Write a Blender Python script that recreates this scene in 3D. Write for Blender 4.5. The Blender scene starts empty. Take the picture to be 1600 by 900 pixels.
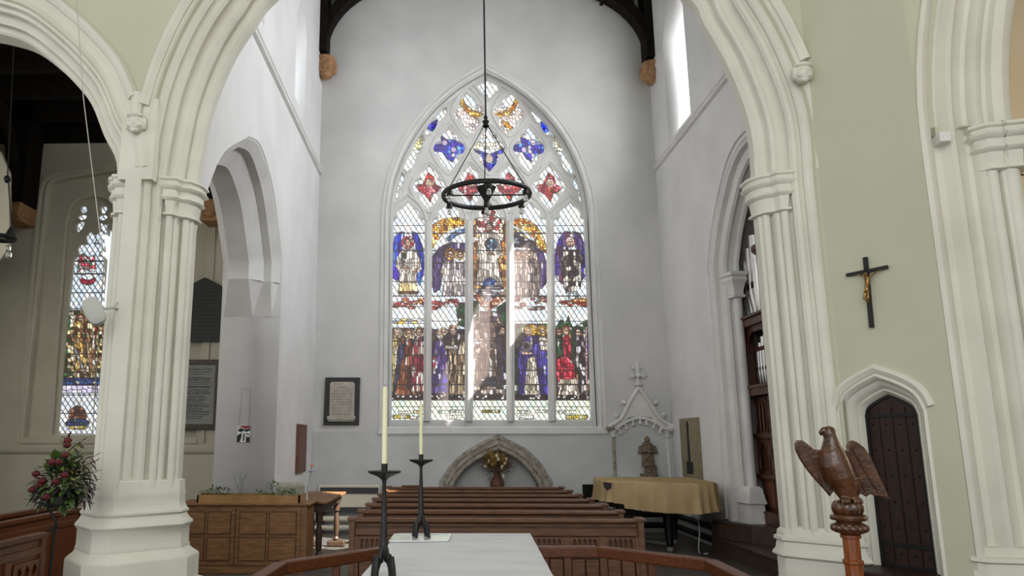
import bpy, bmesh, math, random
import numpy as np
from mathutils import Vector, Matrix, Euler
from mathutils.geometry import tessellate_polygon
PI = math.pi
D2R = PI/180
scene = bpy.context.scene
col = scene.collection

# ------------------------------------------------------------------ camera, sky, sun, exposure
F = 1197.0; PX = 660.0; H = 1.6
PITCH = math.atan(237/F); YAW = math.atan(35*math.cos(PITCH)/F)
cd = bpy.data.cameras.new('camera'); cam = bpy.data.objects.new('camera', cd); col.objects.link(cam)
cam.location = (0, 0, H); cam.rotation_euler = (PI/2+PITCH, 0, YAW)
cd.sensor_width = 36; cd.lens = 36*F/1600; cd.shift_x = (800-PX)/1600; cd.clip_start = .05
scene.camera = cam
ROT = Euler((PI/2+PITCH, 0, YAW)).to_matrix()

wd = bpy.data.worlds.new('sky'); scene.world = wd; wd.use_nodes = True
bg = wd.node_tree.nodes['Background']; bg.inputs['Color'].default_value = (.93, .96, 1.0, 1); bg.inputs['Strength'].default_value = 1.05

def sun_lamp(name, energy, direction, angle, colr):
    l = bpy.data.lights.new(name, 'SUN'); l.energy = energy; l.angle = angle; l.color = colr
    o = bpy.data.objects.new(name, l); col.objects.link(o)
    o.rotation_euler = Vector(direction).to_track_quat('-Z', 'Y').to_euler(); o.location = (12, 5, 20); return o
sun_lamp('sun', 21.0, (-1, .5, -1.25), .009, (1, .95, .88))

def area(name, loc, direction, sx, sy, power, colr=(1, 1, 1)):
    l = bpy.data.lights.new(name, 'AREA'); l.shape = 'RECTANGLE'; l.size = sx; l.size_y = sy; l.energy = power; l.color = colr
    o = bpy.data.objects.new(name, l); col.objects.link(o)
    o.location = loc; o.rotation_euler = Vector(direction).to_track_quat('-Z', 'Z').to_euler(); return o
area('daylight_clerestory_right', (4.9, 12.8, 8.1), (-1, 0, -.25), 1.6, 2.6, 170, (.95, .97, 1))
area('daylight_clerestory_right_near', (4.6, 9.2, 8.1), (-1, 0, -.3), 2.0, 2.4, 600, (.93, .96, 1))
area('daylight_clerestory_left', (-2.75, 10.8, 8.1), (1, 0, -.3), 2.2, 2.0, 520, (.93, .96, 1))
area('daylight_aisle', (-9.3, 9.5, 4.2), (1, 0, -.1), 4, 3, 120, (1, .97, .9))
area('daylight_nave', (-1.0, -3.2, 5.4), (.1, 1, -.12), 8, 5, 350, (1, .985, .95))
area('daylight_south_aisle', (8.6, 7.5, 3.6), (-1, 0, 0), 3, 3, 60, (1, .86, .66))

scene.view_settings.view_transform = 'Standard'; scene.view_settings.look = 'None'
scene.view_settings.gamma = 1; scene.view_settings.exposure = 0.0; scene.view_settings.use_curve_mapping = False

# ------------------------------------------------------------------ pixels of the photograph to points on real surfaces
def ray(u, v): return ROT @ Vector(((u-PX)/F, (450-v)/F, -1))
def atY(u, v, y): r = ray(u, v); return Vector((0, 0, H)) + r*(y/r.y)
def atX(u, v, x): r = ray(u, v); return Vector((0, 0, H)) + r*(x/r.x)
def atZ(u, v, z): r = ray(u, v); return Vector((0, 0, H)) + r*((z-H)/r.z)
class Plane:
    """vertical plane: h runs along u, z is up, b is depth away from the viewer"""
    def __init__(s, o, u, dep): s.o = Vector(o); s.u = Vector(u).normalized(); s.dep = Vector(dep).normalized()
    def pt(s, h, z, b=0): return s.o + s.u*h + Vector((0, 0, z)) + s.dep*b
    def px(s, u, v, b=0):
        r = ray(u, v); o = s.o + s.dep*b; c = Vector((0, 0, H))
        t = (o-c).dot(s.dep)/r.dot(s.dep); p = c + r*t - o
        return (p.dot(s.u), p.z)
def front(y): return Plane((0, y, 0), (1, 0, 0), (0, 1, 0))

# ------------------------------------------------------------------ materials
def lin(c):
    if isinstance(c, str): c = [int(c[i:i+2], 16)/255 for i in (0, 2, 4)]
    return tuple(x/12.92 if x <= .04045 else ((x+.055)/1.055)**2.4 for x in c)
MATS = {}
def mat(name, c, rough=.6, metal=0, c2=None, scale=4, detail=6, bump=0, bscale=30, stretch=None, spec=.5, emit=0, trans=0, coat=0, lo=.35, hi=.65):
    if name in MATS: return MATS[name]
    m = bpy.data.materials.new(name); m.use_nodes = True; nt = m.node_tree; N = nt.nodes; L = nt.links
    b = N['Principled BSDF']; c = lin(c)
    b.inputs['Base Color'].default_value = (*c, 1); b.inputs['Roughness'].default_value = rough; b.inputs['Metallic'].default_value = metal
    b.inputs['Specular IOR Level'].default_value = spec; b.inputs['Transmission Weight'].default_value = trans; b.inputs['Coat Weight'].default_value = coat
    tc = N.new('ShaderNodeTexCoord'); mp = N.new('ShaderNodeMapping'); L.new(tc.outputs['Object'], mp.inputs[0])
    if stretch: mp.inputs['Scale'].default_value = stretch
    if c2 is not None:
        n = N.new('ShaderNodeTexNoise'); n.inputs['Scale'].default_value = scale; n.inputs['Detail'].default_value = detail; L.new(mp.outputs[0], n.inputs['Vector'])
        r = N.new('ShaderNodeValToRGB'); r.color_ramp.elements[0].position = lo; r.color_ramp.elements[1].position = hi
        r.color_ramp.elements[0].color = (*c, 1); r.color_ramp.elements[1].color = (*lin(c2), 1)
        L.new(n.outputs[0], r.inputs[0]); L.new(r.outputs[0], b.inputs['Base Color'])
    if bump:
        n = N.new('ShaderNodeTexNoise'); n.inputs['Scale'].default_value = bscale; n.inputs['Detail'].default_value = 5; L.new(mp.outputs[0], n.inputs['Vector'])
        bp = N.new('ShaderNodeBump'); bp.inputs['Strength'].default_value = bump; bp.inputs['Distance'].default_value = .02
        L.new(n.outputs[0], bp.inputs['Height']); L.new(bp.outputs[0], b.inputs['Normal'])
    if emit: b.inputs['Emission Color'].default_value = (*c, 1); b.inputs['Emission Strength'].default_value = emit
    MATS[name] = m; return m
WHITE = mat('white_plaster', 'dcdbdb', .85, c2='d3d2d1', scale=1.2, bump=.12, bscale=6, spec=.2)
BACKW = mat('grey_white_plaster', 'd2d1cf', .85, c2='c6c6c4', scale=1.1, bump=.15, bscale=7, spec=.2)
DADO = mat('dado_plaster', 'c6c8c6', .85, c2='b9bcba', scale=1.6, bump=.25, bscale=9, spec=.2)
SAGE = mat('sage_plaster', 'bfc0aa', .85, c2='b9baa4', scale=.9, bump=.12, bscale=6, spec=.2)
CREAM = mat('cream_limewashed_stone', 'd8d7ca', .75, c2='cecdc0', scale=2.2, bump=.18, bscale=9, spec=.25)
GREYS = mat('white_limewashed_stone', 'dddcd9', .75, c2='d0cfcc', scale=2.0, bump=.15, bscale=10, spec=.25)
AISLE = mat('aisle_plaster', 'c5c1b0', .85, c2='bbb7a6', scale=1.5, bump=.12, spec=.2)
BEIGE = mat('warm_beige_plaster', 'e0cfb0', .85, c2='d8c6a6', scale=1.2, bump=.1, spec=.2)
RAW = mat('weathered_raw_stone', 'aba497', .9, c2='857e73', scale=14, bump=.8, bscale=30, spec=.1)
CORB = mat('sandstone_carving', 'b08b68', .9, c2='936f50', scale=12, bump=.5, bscale=40, spec=.1)
STATUE = mat('worn_brown_stone', '8a7a68', .9, c2='5d5145', scale=20, bump=.7, bscale=60, spec=.1)
OAK = mat('oak', '8a6540', .5, c2='6f4d2d', scale=6, stretch=(1, 1, 8), bump=.05, spec=.35)
LOAK = mat('light_oak', 'a5804f', .5, c2='8e6a3d', scale=5, stretch=(1, 8, 1), bump=.04, spec=.35)
PEW = mat('pew_wood', '6e4a30', .42, c2='53351f', scale=5, stretch=(1, 9, 9), bump=.05, spec=.5)
RAILW = mat('red_brown_rail_wood', '683718', .35, c2='4c260f', scale=6, stretch=(2, 9, 9), spec=.5)
DARKW = mat('dark_stained_wood', '2f1c13', .5, c2='21120c', scale=7, stretch=(6, 6, 1), bump=.08, spec=.3)
ORG = mat('organ_case_wood', '573424', .45, c2='402318', scale=7, stretch=(6, 6, 1), bump=.05)
BLACKW = mat('black_roof_timber', '1d1815', .8, c2='120f0d', scale=6, spec=.15)
EAGLE = mat('carved_polished_wood', '5a3416', .28, c2='391f0d', scale=14, bump=.25, bscale=38, spec=.6, coat=.3)
LECT = mat('lectern_shaft_wood', '8d4d25', .3, c2='6d3617', scale=9, stretch=(5, 5, 1), spec=.6)
IRON = mat('black_iron', '171718', .5, metal=.5, bump=.1)
PEWTER = mat('dark_pewter', '3b3a3a', .42, metal=.75, c2='2b2a2a', scale=20, bump=.15)
WAX = mat('wax', 'dfdcb8', .5)
BRASS = mat('aged_brass', 'a58048', .35, metal=.8, c2='5c4525', scale=40)
PIPE = mat('tin_pipe', 'c9c7c4', .28, metal=.75)
CLOTH = mat('white_altar_cloth', 'd2d4d6', .6, c2='c0c3c6', scale=2.2, stretch=(1, 3, 1), bump=.35, bscale=3, spec=.35, lo=.45, hi=.8)
TAN = mat('tan_cloth', 'b39c76', .95, c2='a48e68', scale=3, bump=.1, bscale=200, spec=.05)
TANLABEL = mat('dark_leather_patch', '33262c', .7)
PIANO = mat('black_lacquer', '0d0d0e', .25)
CHROME = mat('grey_metal', 'b4b4b4', .35, metal=.7)
SLATE = mat('black_slate', '1d1e1e', .5, c2='262727', scale=6)
MARBLE = mat('old_white_marble', 'b8b1a4', .5, c2='a59d90', scale=9)
PAPERW = mat('grey_marble_sheet', '8e8f8b', .6, c2='868782', scale=5)
INK = mat('dark_lettering', '262523', .7)
GILTF = mat('brown_gilt_frame', '55493c', .5, c2='3b3229', scale=18, bump=.2)
RADM = mat('cream_heater_enamel', 'cfc9b9', .5)
RADD = mat('heater_grille', '2e2f30', .5)
SPK = mat('speaker_grey_white', 'b4b6ae', .6)
PLAST = mat('white_plastic', 'd5d5d0', .4)
STONEB = mat('grey_stone_block', 'a3a394', .9, c2='8b8b7c', scale=10, bump=.5)
SOIL = mat('soil', '3a2a20', .95, c2='291c15', scale=40, bump=.6)
LEAF = mat('mid_green_leaf', '566c34', .55, c2='3a5226', scale=9)
LEAFD = mat('dark_green_leaf', '223320', .5, c2='2d2a20', scale=7)
LEAFY = mat('yellow_green_leaf', '8c9a4a', .55, c2='6d7d38', scale=9)
LEAFB = mat('bronze_leaf', '3a2422', .5, c2='2a2a20', scale=8)
ROSE = mat('dark_red_petal', '5e0d16', .7, c2='420810', scale=30)
PINKR = mat('salmon_petal', 'd88a70', .7)
DRYL = mat('dried_ochre_leaf', 'a8873f', .8, c2='6e5330', scale=14)
DRYD = mat('dried_brown_leaf', '5f4a38', .8)
DRYW = mat('dried_cream_flower', 'd8ccb0', .8)
TERRA = mat('brown_clay', '6a4438', .6)
ROPE = mat('pale_cord', 'b9b4aa', .8)
BLUEP = mat('blue_paper', '2c3550', .7)
PALEP = mat('pale_paper', 'c3c8d6', .7)
BRASSRUB = mat('brown_board', '8b8168', .7, c2='7d745c', scale=6)
BLACKP = mat('black_print', '1a1a1a', .7)
REDP = mat('red_print', '8c2730', .7)
BULB = mat('clear_bulb_glass', 'e8e8e4', .05, trans=.9)
GLASSD = mat('clear_dish_glass', 'eef2f2', .08, trans=.35, spec=.8)
MOSS = mat('tile_grey_floor', '5b5751', .5)
def floor_mat():
    m = bpy.data.materials.new('floor_tiles'); m.use_nodes = True; nt = m.node_tree; N = nt.nodes; L = nt.links; b = N['Principled BSDF']
    tc = N.new('ShaderNodeTexCoord'); br = N.new('ShaderNodeTexBrick'); L.new(tc.outputs['Object'], br.inputs['Vector'])
    br.offset = 0; br.inputs['Scale'].default_value = 1; br.inputs['Brick Width'].default_value = .45; br.inputs['Row Height'].default_value = .45
    br.inputs['Mortar Size'].default_value = .008; br.inputs['Color1'].default_value = (*lin('5a5852'), 1); br.inputs['Color2'].default_value = (*lin('6c655c'), 1); br.inputs['Mortar'].default_value = (*lin('34302c'), 1)
    n = N.new('ShaderNodeTexNoise'); n.inputs['Scale'].default_value = 3; L.new(tc.outputs['Object'], n.inputs['Vector'])
    mx = N.new('ShaderNodeMix'); mx.data_type = 'RGBA'; mx.blend_type = 'MULTIPLY'; mx.inputs[0].default_value = .5
    L.new(br.outputs['Color'], mx.inputs[6]); L.new(n.outputs['Color'], mx.inputs[7]); L.new(mx.outputs[2], b.inputs['Base Color'])
    b.inputs['Roughness'].default_value = .35; return m
FLOORM = floor_mat()
def glass_mat(name, power):
    m = bpy.data.materials.new(name); m.use_nodes = True; nt = m.node_tree; N = nt.nodes; L = nt.links; b = N['Principled BSDF']
    a = N.new('ShaderNodeAttribute'); a.attribute_name = 'glass'; L.new(a.outputs['Color'], b.inputs['Emission Color'])
    b.inputs['Emission Strength'].default_value = power
    b.inputs['Base Color'].default_value = (.12, .10, .095, 1); b.inputs['Roughness'].default_value = .5; b.inputs['Specular IOR Level'].default_value = .12; return m
GLASS = glass_mat('stained_glass_daylit', 1.4)
GLASS2 = glass_mat('aisle_glass_daylit', 1.1)
CLERG = mat('clerestory_glass_daylit', 'ffffff', .4, emit=1.6)

# ------------------------------------------------------------------ object helpers
def tag(o, label=None, cat=None, group=None, kind=None):
    if label: o['label'] = label
    if cat: o['category'] = cat
    if group: o['group'] = group
    if kind: o['kind'] = kind
    return o
def thing(name, loc, label, cat, group=None, rz=0):
    o = bpy.data.objects.new(name, None); col.objects.link(o); o.location = loc; o.rotation_euler = (0, 0, rz)
    o.empty_display_size = .1; return tag(o, label, cat, group)
def link_mesh(name, me, m, parent=None):
    me.materials.append(m); o = bpy.data.objects.new(name, me); col.objects.link(o)
    if parent is not None:
        o.parent = parent
        o.matrix_parent_inverse = world(parent).inverted()
    return o
def world(o):
    mt = o.matrix_parent_inverse @ o.matrix_basis if o.parent else Matrix.LocRotScale(o.location, o.rotation_euler, o.scale)
    return world(o.parent) @ mt if o.parent else mt
class MB:
    def __init__(s): s.v = []; s.f = []
    def add(s, vs, fs):
        n = len(s.v); s.v += [tuple(v) for v in vs]; s.f += [tuple(i+n for i in f) for f in fs]; return s
    def box(s, x0, x1, y0, y1, z0, z1, M=None):
        vs = [Vector((x, y, z)) for z in (z0, z1) for y in (y0, y1) for x in (x0, x1)]
        if M: vs = [M @ v for v in vs]
        return s.add(vs, [(0, 2, 3, 1), (4, 5, 7, 6), (0, 1, 5, 4), (2, 6, 7, 3), (0, 4, 6, 2), (1, 3, 7, 5)])
    def pbox(s, pl, h0, h1, z0, z1, b0, b1):
        vs = [pl.pt(h, z, b) for z in (z0, z1) for b in (b0, b1) for h in (h0, h1)]
        return s.add(vs, [(0, 2, 3, 1), (4, 5, 7, 6), (0, 1, 5, 4), (2, 6, 7, 3), (0, 4, 6, 2), (1, 3, 7, 5)])
    def beam(s, a, b, w, t, up=(0, 0, 1)):
        a = Vector(a); b = Vector(b); d = (b-a).normalized(); r = d.cross(Vector(up)).normalized()*w/2; q = r.cross(d).normalized()*t/2
        vs = [p+i*r+j*q for p in (a, b) for i, j in ((-1, -1), (1, -1), (1, 1), (-1, 1))]
        return s.add(vs, [(0, 1, 2, 3), (7, 6, 5, 4), (0, 4, 5, 1), (1, 5, 6, 2), (2, 6, 7, 3), (3, 7, 4, 0)])
    def loft(s, rings, cap=True, closed=True):
        n = len(rings[0]); o = len(s.v); fs = []
        for r in rings: s.v += [tuple(p) for p in r]
        for i in range(len(rings)-1):
            for j in range(n if closed else n-1):
                k = (j+1) % n; fs.append((o+i*n+j, o+i*n+k, o+(i+1)*n+k, o+(i+1)*n+j))
        if cap and closed: fs += [tuple(o+j for j in range(n))[::-1], tuple(o+(len(rings)-1)*n+j for j in range(n))]
        s.f += fs; return s
    def lathe(s, c, prof, n=20, M=None):
        c = Vector(c); rs = []
        for r, z in prof:
            ring = [Vector((r*math.cos(2*PI*k/n), r*math.sin(2*PI*k/n), z)) for k in range(n)]
            rs.append([(M @ p if M else p)+c for p in ring])
        return s.loft(rs)
    def tube(s, pts, r, n=8):
        pts = [Vector(p) for p in pts]; rr = r if isinstance(r, (list, tuple)) else [r]*len(pts); rs = []
        ref = None
        for i, p in enumerate(pts):
            t = (pts[min(i+1, len(pts)-1)]-pts[max(i-1, 0)]).normalized()
            if ref is None: ref = t.orthogonal().normalized()
            ref = (ref - t*ref.dot(t)).normalized(); q = t.cross(ref)
            rs.append([p+rr[i]*(ref*math.cos(2*PI*k/n)+q*math.sin(2*PI*k/n)) for k in range(n)])
        return s.loft(rs)
    def torus(s, c, R, r, n=48, m=8, sz=1.0, M=None):
        c = Vector(c); rs = []
        for i in range(n):
            a = 2*PI*i/n
            ring = [Vector(((R+r*math.cos(2*PI*k/m))*math.cos(a), (R+r*math.cos(2*PI*k/m))*math.sin(a), r*sz*math.sin(2*PI*k/m))) for k in range(m)]
            rs.append([(M @ p if M else p)+c for p in ring])
        rs.append(rs[0]); return s.loft(rs, cap=False)
    def ball(s, c, rx, ry=None, rz=None, n=14, m=9, M=None, noise=0, seed=0):
        ry = ry or rx; rz = rz or rx; c = Vector(c); rnd = random.Random(seed); rs = []
        for i in range(m+1):
            t = PI*(i+.02)/(m+.04); ring = []
            for k in range(n):
                q = 1+noise*(rnd.random()-.5)
                p = Vector((rx*q*math.sin(t)*math.cos(2*PI*k/n), ry*q*math.sin(t)*math.sin(2*PI*k/n), -rz*q*math.cos(t)))
                ring.append((M @ p if M else p)+c)
            rs.append(ring)
        return s.loft(rs)
    def build(s, name, m, parent=None, smooth=False, bevel=0, xf=None, remesh=0):
        me = bpy.data.meshes.new(name); vs = s.v
        if xf is not None: vs = [tuple(xf @ Vector(v)) for v in vs]
        me.from_pydata(vs, [], s.f); me.validate(); me.update()
        bm = bmesh.new(); bm.from_mesh(me); bmesh.ops.recalc_face_normals(bm, faces=bm.faces[:]); bm.to_mesh(me); bm.free()
        if smooth:
            me.polygons.foreach_set('use_smooth', [True]*len(me.polygons))
            if smooth != 'all': me.set_sharp_from_angle(angle=38*D2R)
        o = link_mesh(name, me, m, parent)
        if remesh:
            r = o.modifiers.new('remesh', 'REMESH'); r.mode = 'VOXEL'; r.voxel_size = remesh; r.use_smooth_shade = True
            sm = o.modifiers.new('smooth', 'SMOOTH'); sm.iterations = 2
        if bevel:
            b = o.modifiers.new('bevel', 'BEVEL'); b.width = bevel; b.segments = 2; b.limit_method = 'ANGLE'; b.harden_normals = False
        return o

def sweep_rings(pl, path, prof):
    """path: 2D points (h,z) on the plane; prof: (outward n, depth b)"""
    n = len(path); rs = []
    for i, p in enumerate(path):
        d1 = Vector(path[i])-Vector(path[i-1]) if i else None; d2 = Vector(path[i+1])-Vector(path[i]) if i < n-1 else None
        a = (d1 or d2).normalized(); b = (d2 or d1).normalized(); t = (a+b).normalized(); c = max(.45, t.dot(a))
        nn = Vector((-t.y, t.x))/c
        rs.append([pl.pt(p[0]+nn.x*q[0], p[1]+nn.y*q[0], q[1]) for q in prof])
    return rs
def sweep(pl, path, prof, name, m, parent=None, closed=True):
    mb = MB(); mb.loft(sweep_rings(pl, path, prof), cap=closed, closed=closed); return mb.build(name, m, parent, smooth=True)
def offset_path(path, d):
    pl = front(0); return [(r[0].x, r[0].z) for r in sweep_rings(pl, path, [(d, 0)])]
def slab(pl, outline, holes, b0, b1, name, m, parent=None, bevel=0):
    cu = bpy.data.curves.new('tmp', 'CURVE'); cu.dimensions = '2D'; cu.fill_mode = 'BOTH'; cu.extrude = abs(b1-b0)/2-bevel; cu.bevel_depth = bevel; cu.bevel_resolution = 1; cu.offset = -bevel
    for lp in [outline]+list(holes):
        sp = cu.splines.new('POLY'); sp.points.add(len(lp)-1); sp.use_cyclic_u = True
        for q, p in zip(sp.points, lp): q.co = (p[0], p[1], 0, 1)
    o = bpy.data.objects.new('tmp', cu); col.objects.link(o)
    dg = bpy.context.evaluated_depsgraph_get(); dg.update()
    me = bpy.data.meshes.new_from_object(o.evaluated_get(dg)); bpy.data.objects.remove(o); bpy.data.curves.remove(cu)
    mid = (b0+b1)/2
    M = Matrix(((pl.u.x, 0, -pl.dep.x, 0), (pl.u.y, 0, -pl.dep.y, 0), (0, 1, 0, 0), (0, 0, 0, 1)))
    M.translation = pl.pt(0, 0, mid); me.transform(M)
    bm = bmesh.new(); bm.from_mesh(me); bmesh.ops.remove_doubles(bm, verts=bm.verts[:], dist=1e-5); bmesh.ops.recalc_face_normals(bm, faces=bm.faces[:]); bm.to_mesh(me); bm.free()
    me.name = name; me.materials.clear(); return link_mesh(name, me, m, parent)
def offset_poly(pts, d):
    n = len(pts); out = []
    for i in range(n):
        p0, p1, p2 = Vector(pts[i-1]), Vector(pts[i]), Vector(pts[(i+1) % n])
        a = (p1-p0).normalized(); b = (p2-p1).normalized(); n1 = Vector((a.y, -a.x)); n2 = Vector((b.y, -b.x))
        m = (n1+n2).normalized(); c = max(.5, m.dot(n1)); out.append(p1+m*d/c)
    return out
def ring_stack(poly, prof, name, m, parent=None, bevel=0):
    """poly: counter-clockwise plan outline; prof: (z, offset)"""
    mb = MB(); mb.loft([[(q.x, q.y, z) for q in offset_poly(poly, d)] for z, d in prof]); return mb.build(name, m, parent, smooth=True)
def text(pl, s, h, z, size, name, m, parent, b=-.002, align='CENTER', width=None, ext=.0015):
    cu = bpy.data.curves.new('tmp', 'FONT'); cu.body = s; cu.size = size; cu.align_x = align; cu.extrude = ext; cu.resolution_u = 2
    o = bpy.data.objects.new('tmp', cu); col.objects.link(o); dg = bpy.context.evaluated_depsgraph_get(); dg.update()
    me = bpy.data.meshes.new_from_object(o.evaluated_get(dg)); bpy.data.objects.remove(o)
    if width and len(me.vertices):
        xs = [v.co.x for v in me.vertices]; w = max(xs)-min(xs)
        if w > width: me.transform(Matrix.Diagonal((width/w, 1, 1, 1)))
    M = Matrix(((pl.u.x, 0, -pl.dep.x, 0), (pl.u.y, 0, -pl.dep.y, 0), (0, 1, 0, 0), (0, 0, 0, 1))); M.translation = pl.pt(h, z, b); me.transform(M)
    me.materials.clear(); return link_mesh(name, me, m, parent)
def smooth_path(pts, k=6):
    pts = [Vector(p) for p in pts]; out = []
    for i in range(len(pts)-1):
        p0 = pts[max(i-1, 0)]; p1 = pts[i]; p2 = pts[i+1]; p3 = pts[min(i+2, len(pts)-1)]
        for j in range(k):
            t = j/k; out.append(tuple(.5*((2*p1)+(p2-p0)*t+(2*p0-5*p1+4*p2-p3)*t*t+(3*p1-p0-3*p2+p3)*t**3)))
    out.append(tuple(pts[-1])); return out
def arch_half(hs, zs, ha, za, n=12, side=-1):
    """two-centred pointed arch half from spring (hs,zs) to apex (ha,za)"""
    dx = abs(ha-hs); dz = za-zs; R = (dx*dx+dz*dz)/(2*dx); s = 1 if ha > hs else -1
    cx = hs+s*R; a1 = math.acos(max(-1, min(1, (R-dx)/R))); out = []
    for i in range(n+1):
        a = a1*i/n; out.append((cx-s*R*math.cos(a), zs+R*math.sin(a)))
    return out
def pointed(h0, h1, zs, za, n=12, ha=None):
    ha = (h0+h1)/2 if ha is None else ha
    L = arch_half(h0, zs, ha, za, n); Rr = arch_half(h1, zs, ha, za, n); return L+Rr[::-1][1:]
def copy_tree(o, parent=None):
    c = o.copy(); col.objects.link(c)
    if parent:
        c.parent = parent; c.matrix_parent_inverse = o.matrix_parent_inverse.copy()
    for ch in o.children: copy_tree(ch, c)
    return c
def struct(o): o['kind'] = 'structure'; return o

# ================================================================== SETTING
struct(MB().box(-14, 12, -6, 17, -.2, 0).build('floor', FLOORM))
# ---- roofs
struct(MB().box(-3.4, 5.2, 6.6, 15.5, 11.2, 11.5).build('ceiling', BLACKW))
struct(MB().box(-14, 12, -4.4, 7.3, 10.2, 10.5).build('ceiling', AISLE))
XL, XR, YB = -2.42, 4.10, 14.2
BW = front(YB)

# ---- end wall of the transept with the great window
def bpx(u, v, b=0): return BW.px(u, v, b)
win_l, win_r = bpx(606, 672, 0)[0], bpx(934, 672, 0)[0]
sill = bpx(700, 667, .3)[1]
spring = bpx(604, 345)[1]; apex = bpx(760, 112)
wpath = [(win_l, sill)] + pointed(win_l, win_r, spring, apex[1], 16) + [(win_r, sill)]
nic_l, nic_r = bpx(708, 757)[0], bpx(842, 757)[0]
npath = [(nic_l, 0.05), (nic_l, bpx(0, 757)[1]-.1)] + smooth_path([bpx(708, 757), bpx(724, 735), bpx(748, 717), bpx(779, 702)], 4) + smooth_path([bpx(779, 702), bpx(808, 717), bpx(828, 736), bpx(842, 757)], 4)[1:] + [(nic_r, .05)]
o = struct(slab(BW, [(-3.3, -.1), (5.2, -.1), (5.2, 11.3), (-3.3, 11.3)], [wpath, npath], 0, .75, 'wall_back', BACKW))
struct(MB().pbox(BW, nic_l-.1, nic_r+.1, 0, 1.75, .35, .5).build('trim_1', DADO))
# pale lower band of the end wall, 8 mm proud
dz = bpx(700, 674)[1]
struct(slab(BW, [(XL+.01, 0), (XR-.01, 0), (XR-.01, dz), (XL+.01, dz)], [[(p[0], max(p[1], .02)) for p in offset_path(npath, .24)]], -.012, .004, 'trim_2', DADO))
# moulded frame of the window
w1 = thing('window_1', (win_l*.5+win_r*.5, YB+.2, sill), None, None); w1['kind'] = 'structure'
wprof = [(0, .30), (-.05, .30), (-.05, .14), (-.0, .12), (.0, .02), (.03, .0), (.03, -.03), (.075, -.035), (.095, -.02), (.10, -.006), (.13, -.006), (.13, -.02), (.16, -.02), (.17, .02), (.02, .3)]
sweep(BW, wpath, wprof, 'frame', GREYS, w1)
MB().pbox(BW, win_l-.18, win_r+.18, sill-.14, sill, -.05, .5).build('sill', GREYS, w1, bevel=.02)
# openings of the tracery, in pixels of the photograph mapped to the glazing plane
GP = front(YB+.22)
def gp(pts, b=0): return [GP.px(u, v, b) for u, v in pts]
lights = [(611.7, 663.3, 611.5, 661.5), (675.5, 726.7, 673.5, 726), (739.3, 790.7, 739.5, 791.5), (802.7, 854, 804.5, 857), (865.7, 916, 869, 923)]
opens = []
for k, (a, b, c, d) in enumerate(lights):
    cx = (a+b)/2; w = (b-a)/2
    rel = [(-1, 352), (-.99, 345), (-.9, 342), (-.72, 341.5), (-.6, 339), (-.64, 334), (-.6, 329), (-.42, 325.5), (-.22, 322), (-.1, 318.5), (0, 315.5)]
    lp = [(c, 656)] + [(cx+w*x, y) for x, y in rel] + [(cx-w*x, y) for x, y in rel[-2::-1]] + [(d, 656)]
    opens.append(('light', lp))
foil = [(0, -105), (-14, -86), (-34, -72), (-44, -52), (-36, -36), (-50, -36), (-68, -24), (-75, -4), (-66, 18), (-48, 24), (-38, 22), (-44, 42), (-38, 62), (-18, 84)]
foil = foil + [(0, 105)] + [(-x, y) for x, y in foil[:0:-1]]
def quat(cx, cy, s=1, rot=0, sx=1):
    c, q = math.cos(rot), math.sin(rot)
    return [(580+(cx+s*(sx*x*c-y*q))/3, 100+(cy+s*(sx*x*q+y*c))/3) for x, y in foil]
for cx in (271, 461, 647, 835): opens.append(('red', quat(cx, 577, 1)))
for cx in (365, 553, 738): opens.append(('blue', quat(cx, 400, 1)))
opens.append(('gold', quat(460, 232, .96, -.16, .98))); opens.append(('gold', quat(645, 232, .96, .16, .98)))
def z3(pts): return [(580+x/3, 100+y/3) for x, y in pts]
opens.append(('top', z3([(497, 101), (530, 84), (552, 74), (575, 84), (607, 101), (590, 125), (572, 142), (552, 162), (532, 142), (514, 125)])))
def blobs(a, b, r1, r2):
    (x0, y0), (x1, y1) = a, b; d = Vector((x1-x0, y1-y0)); L = d.length; d /= L; n = Vector((-d.y, d.x)); P = []
    for t, w in ((0, 0), (.1, .75), (.25, 1), (.4, .85), (.47, .45), (.55, .8), (.72, 1), (.88, .7), (1, 0)):
        P.append((t, w*(r1 if t < .47 else r2)))
    pts = [Vector((x0, y0))+d*t*L+n*w for t, w in P]+[Vector((x0, y0))+d*t*L-n*w for t, w in P[-2:0:-1]]
    return z3([(p.x, p.y) for p in pts])
opens += [('sideblue', blobs((350, 210), (256, 330), 19, 20)), ('sideblue', blobs((754, 218), (846, 336), 19, 20)),
          ('side', blobs((236, 338), (158, 506), 28, 25)), ('side', blobs((862, 346), (942, 515), 28, 25)),
          ('side', blobs((143, 516), (103, 660), 20, 14)), ('side', blobs((958, 528), (995, 664), 20, 14))]
tr_out = [(win_l-.06, sill-.05)] + pointed(win_l-.06, win_r+.06, spring, apex[1]+.07, 16) + [(win_r+.06, sill-.05)]
slab(GP, tr_out, [gp(p) for _, p in opens], -.02, .10, 'tracery', GREYS, w1, bevel=.018)
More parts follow.
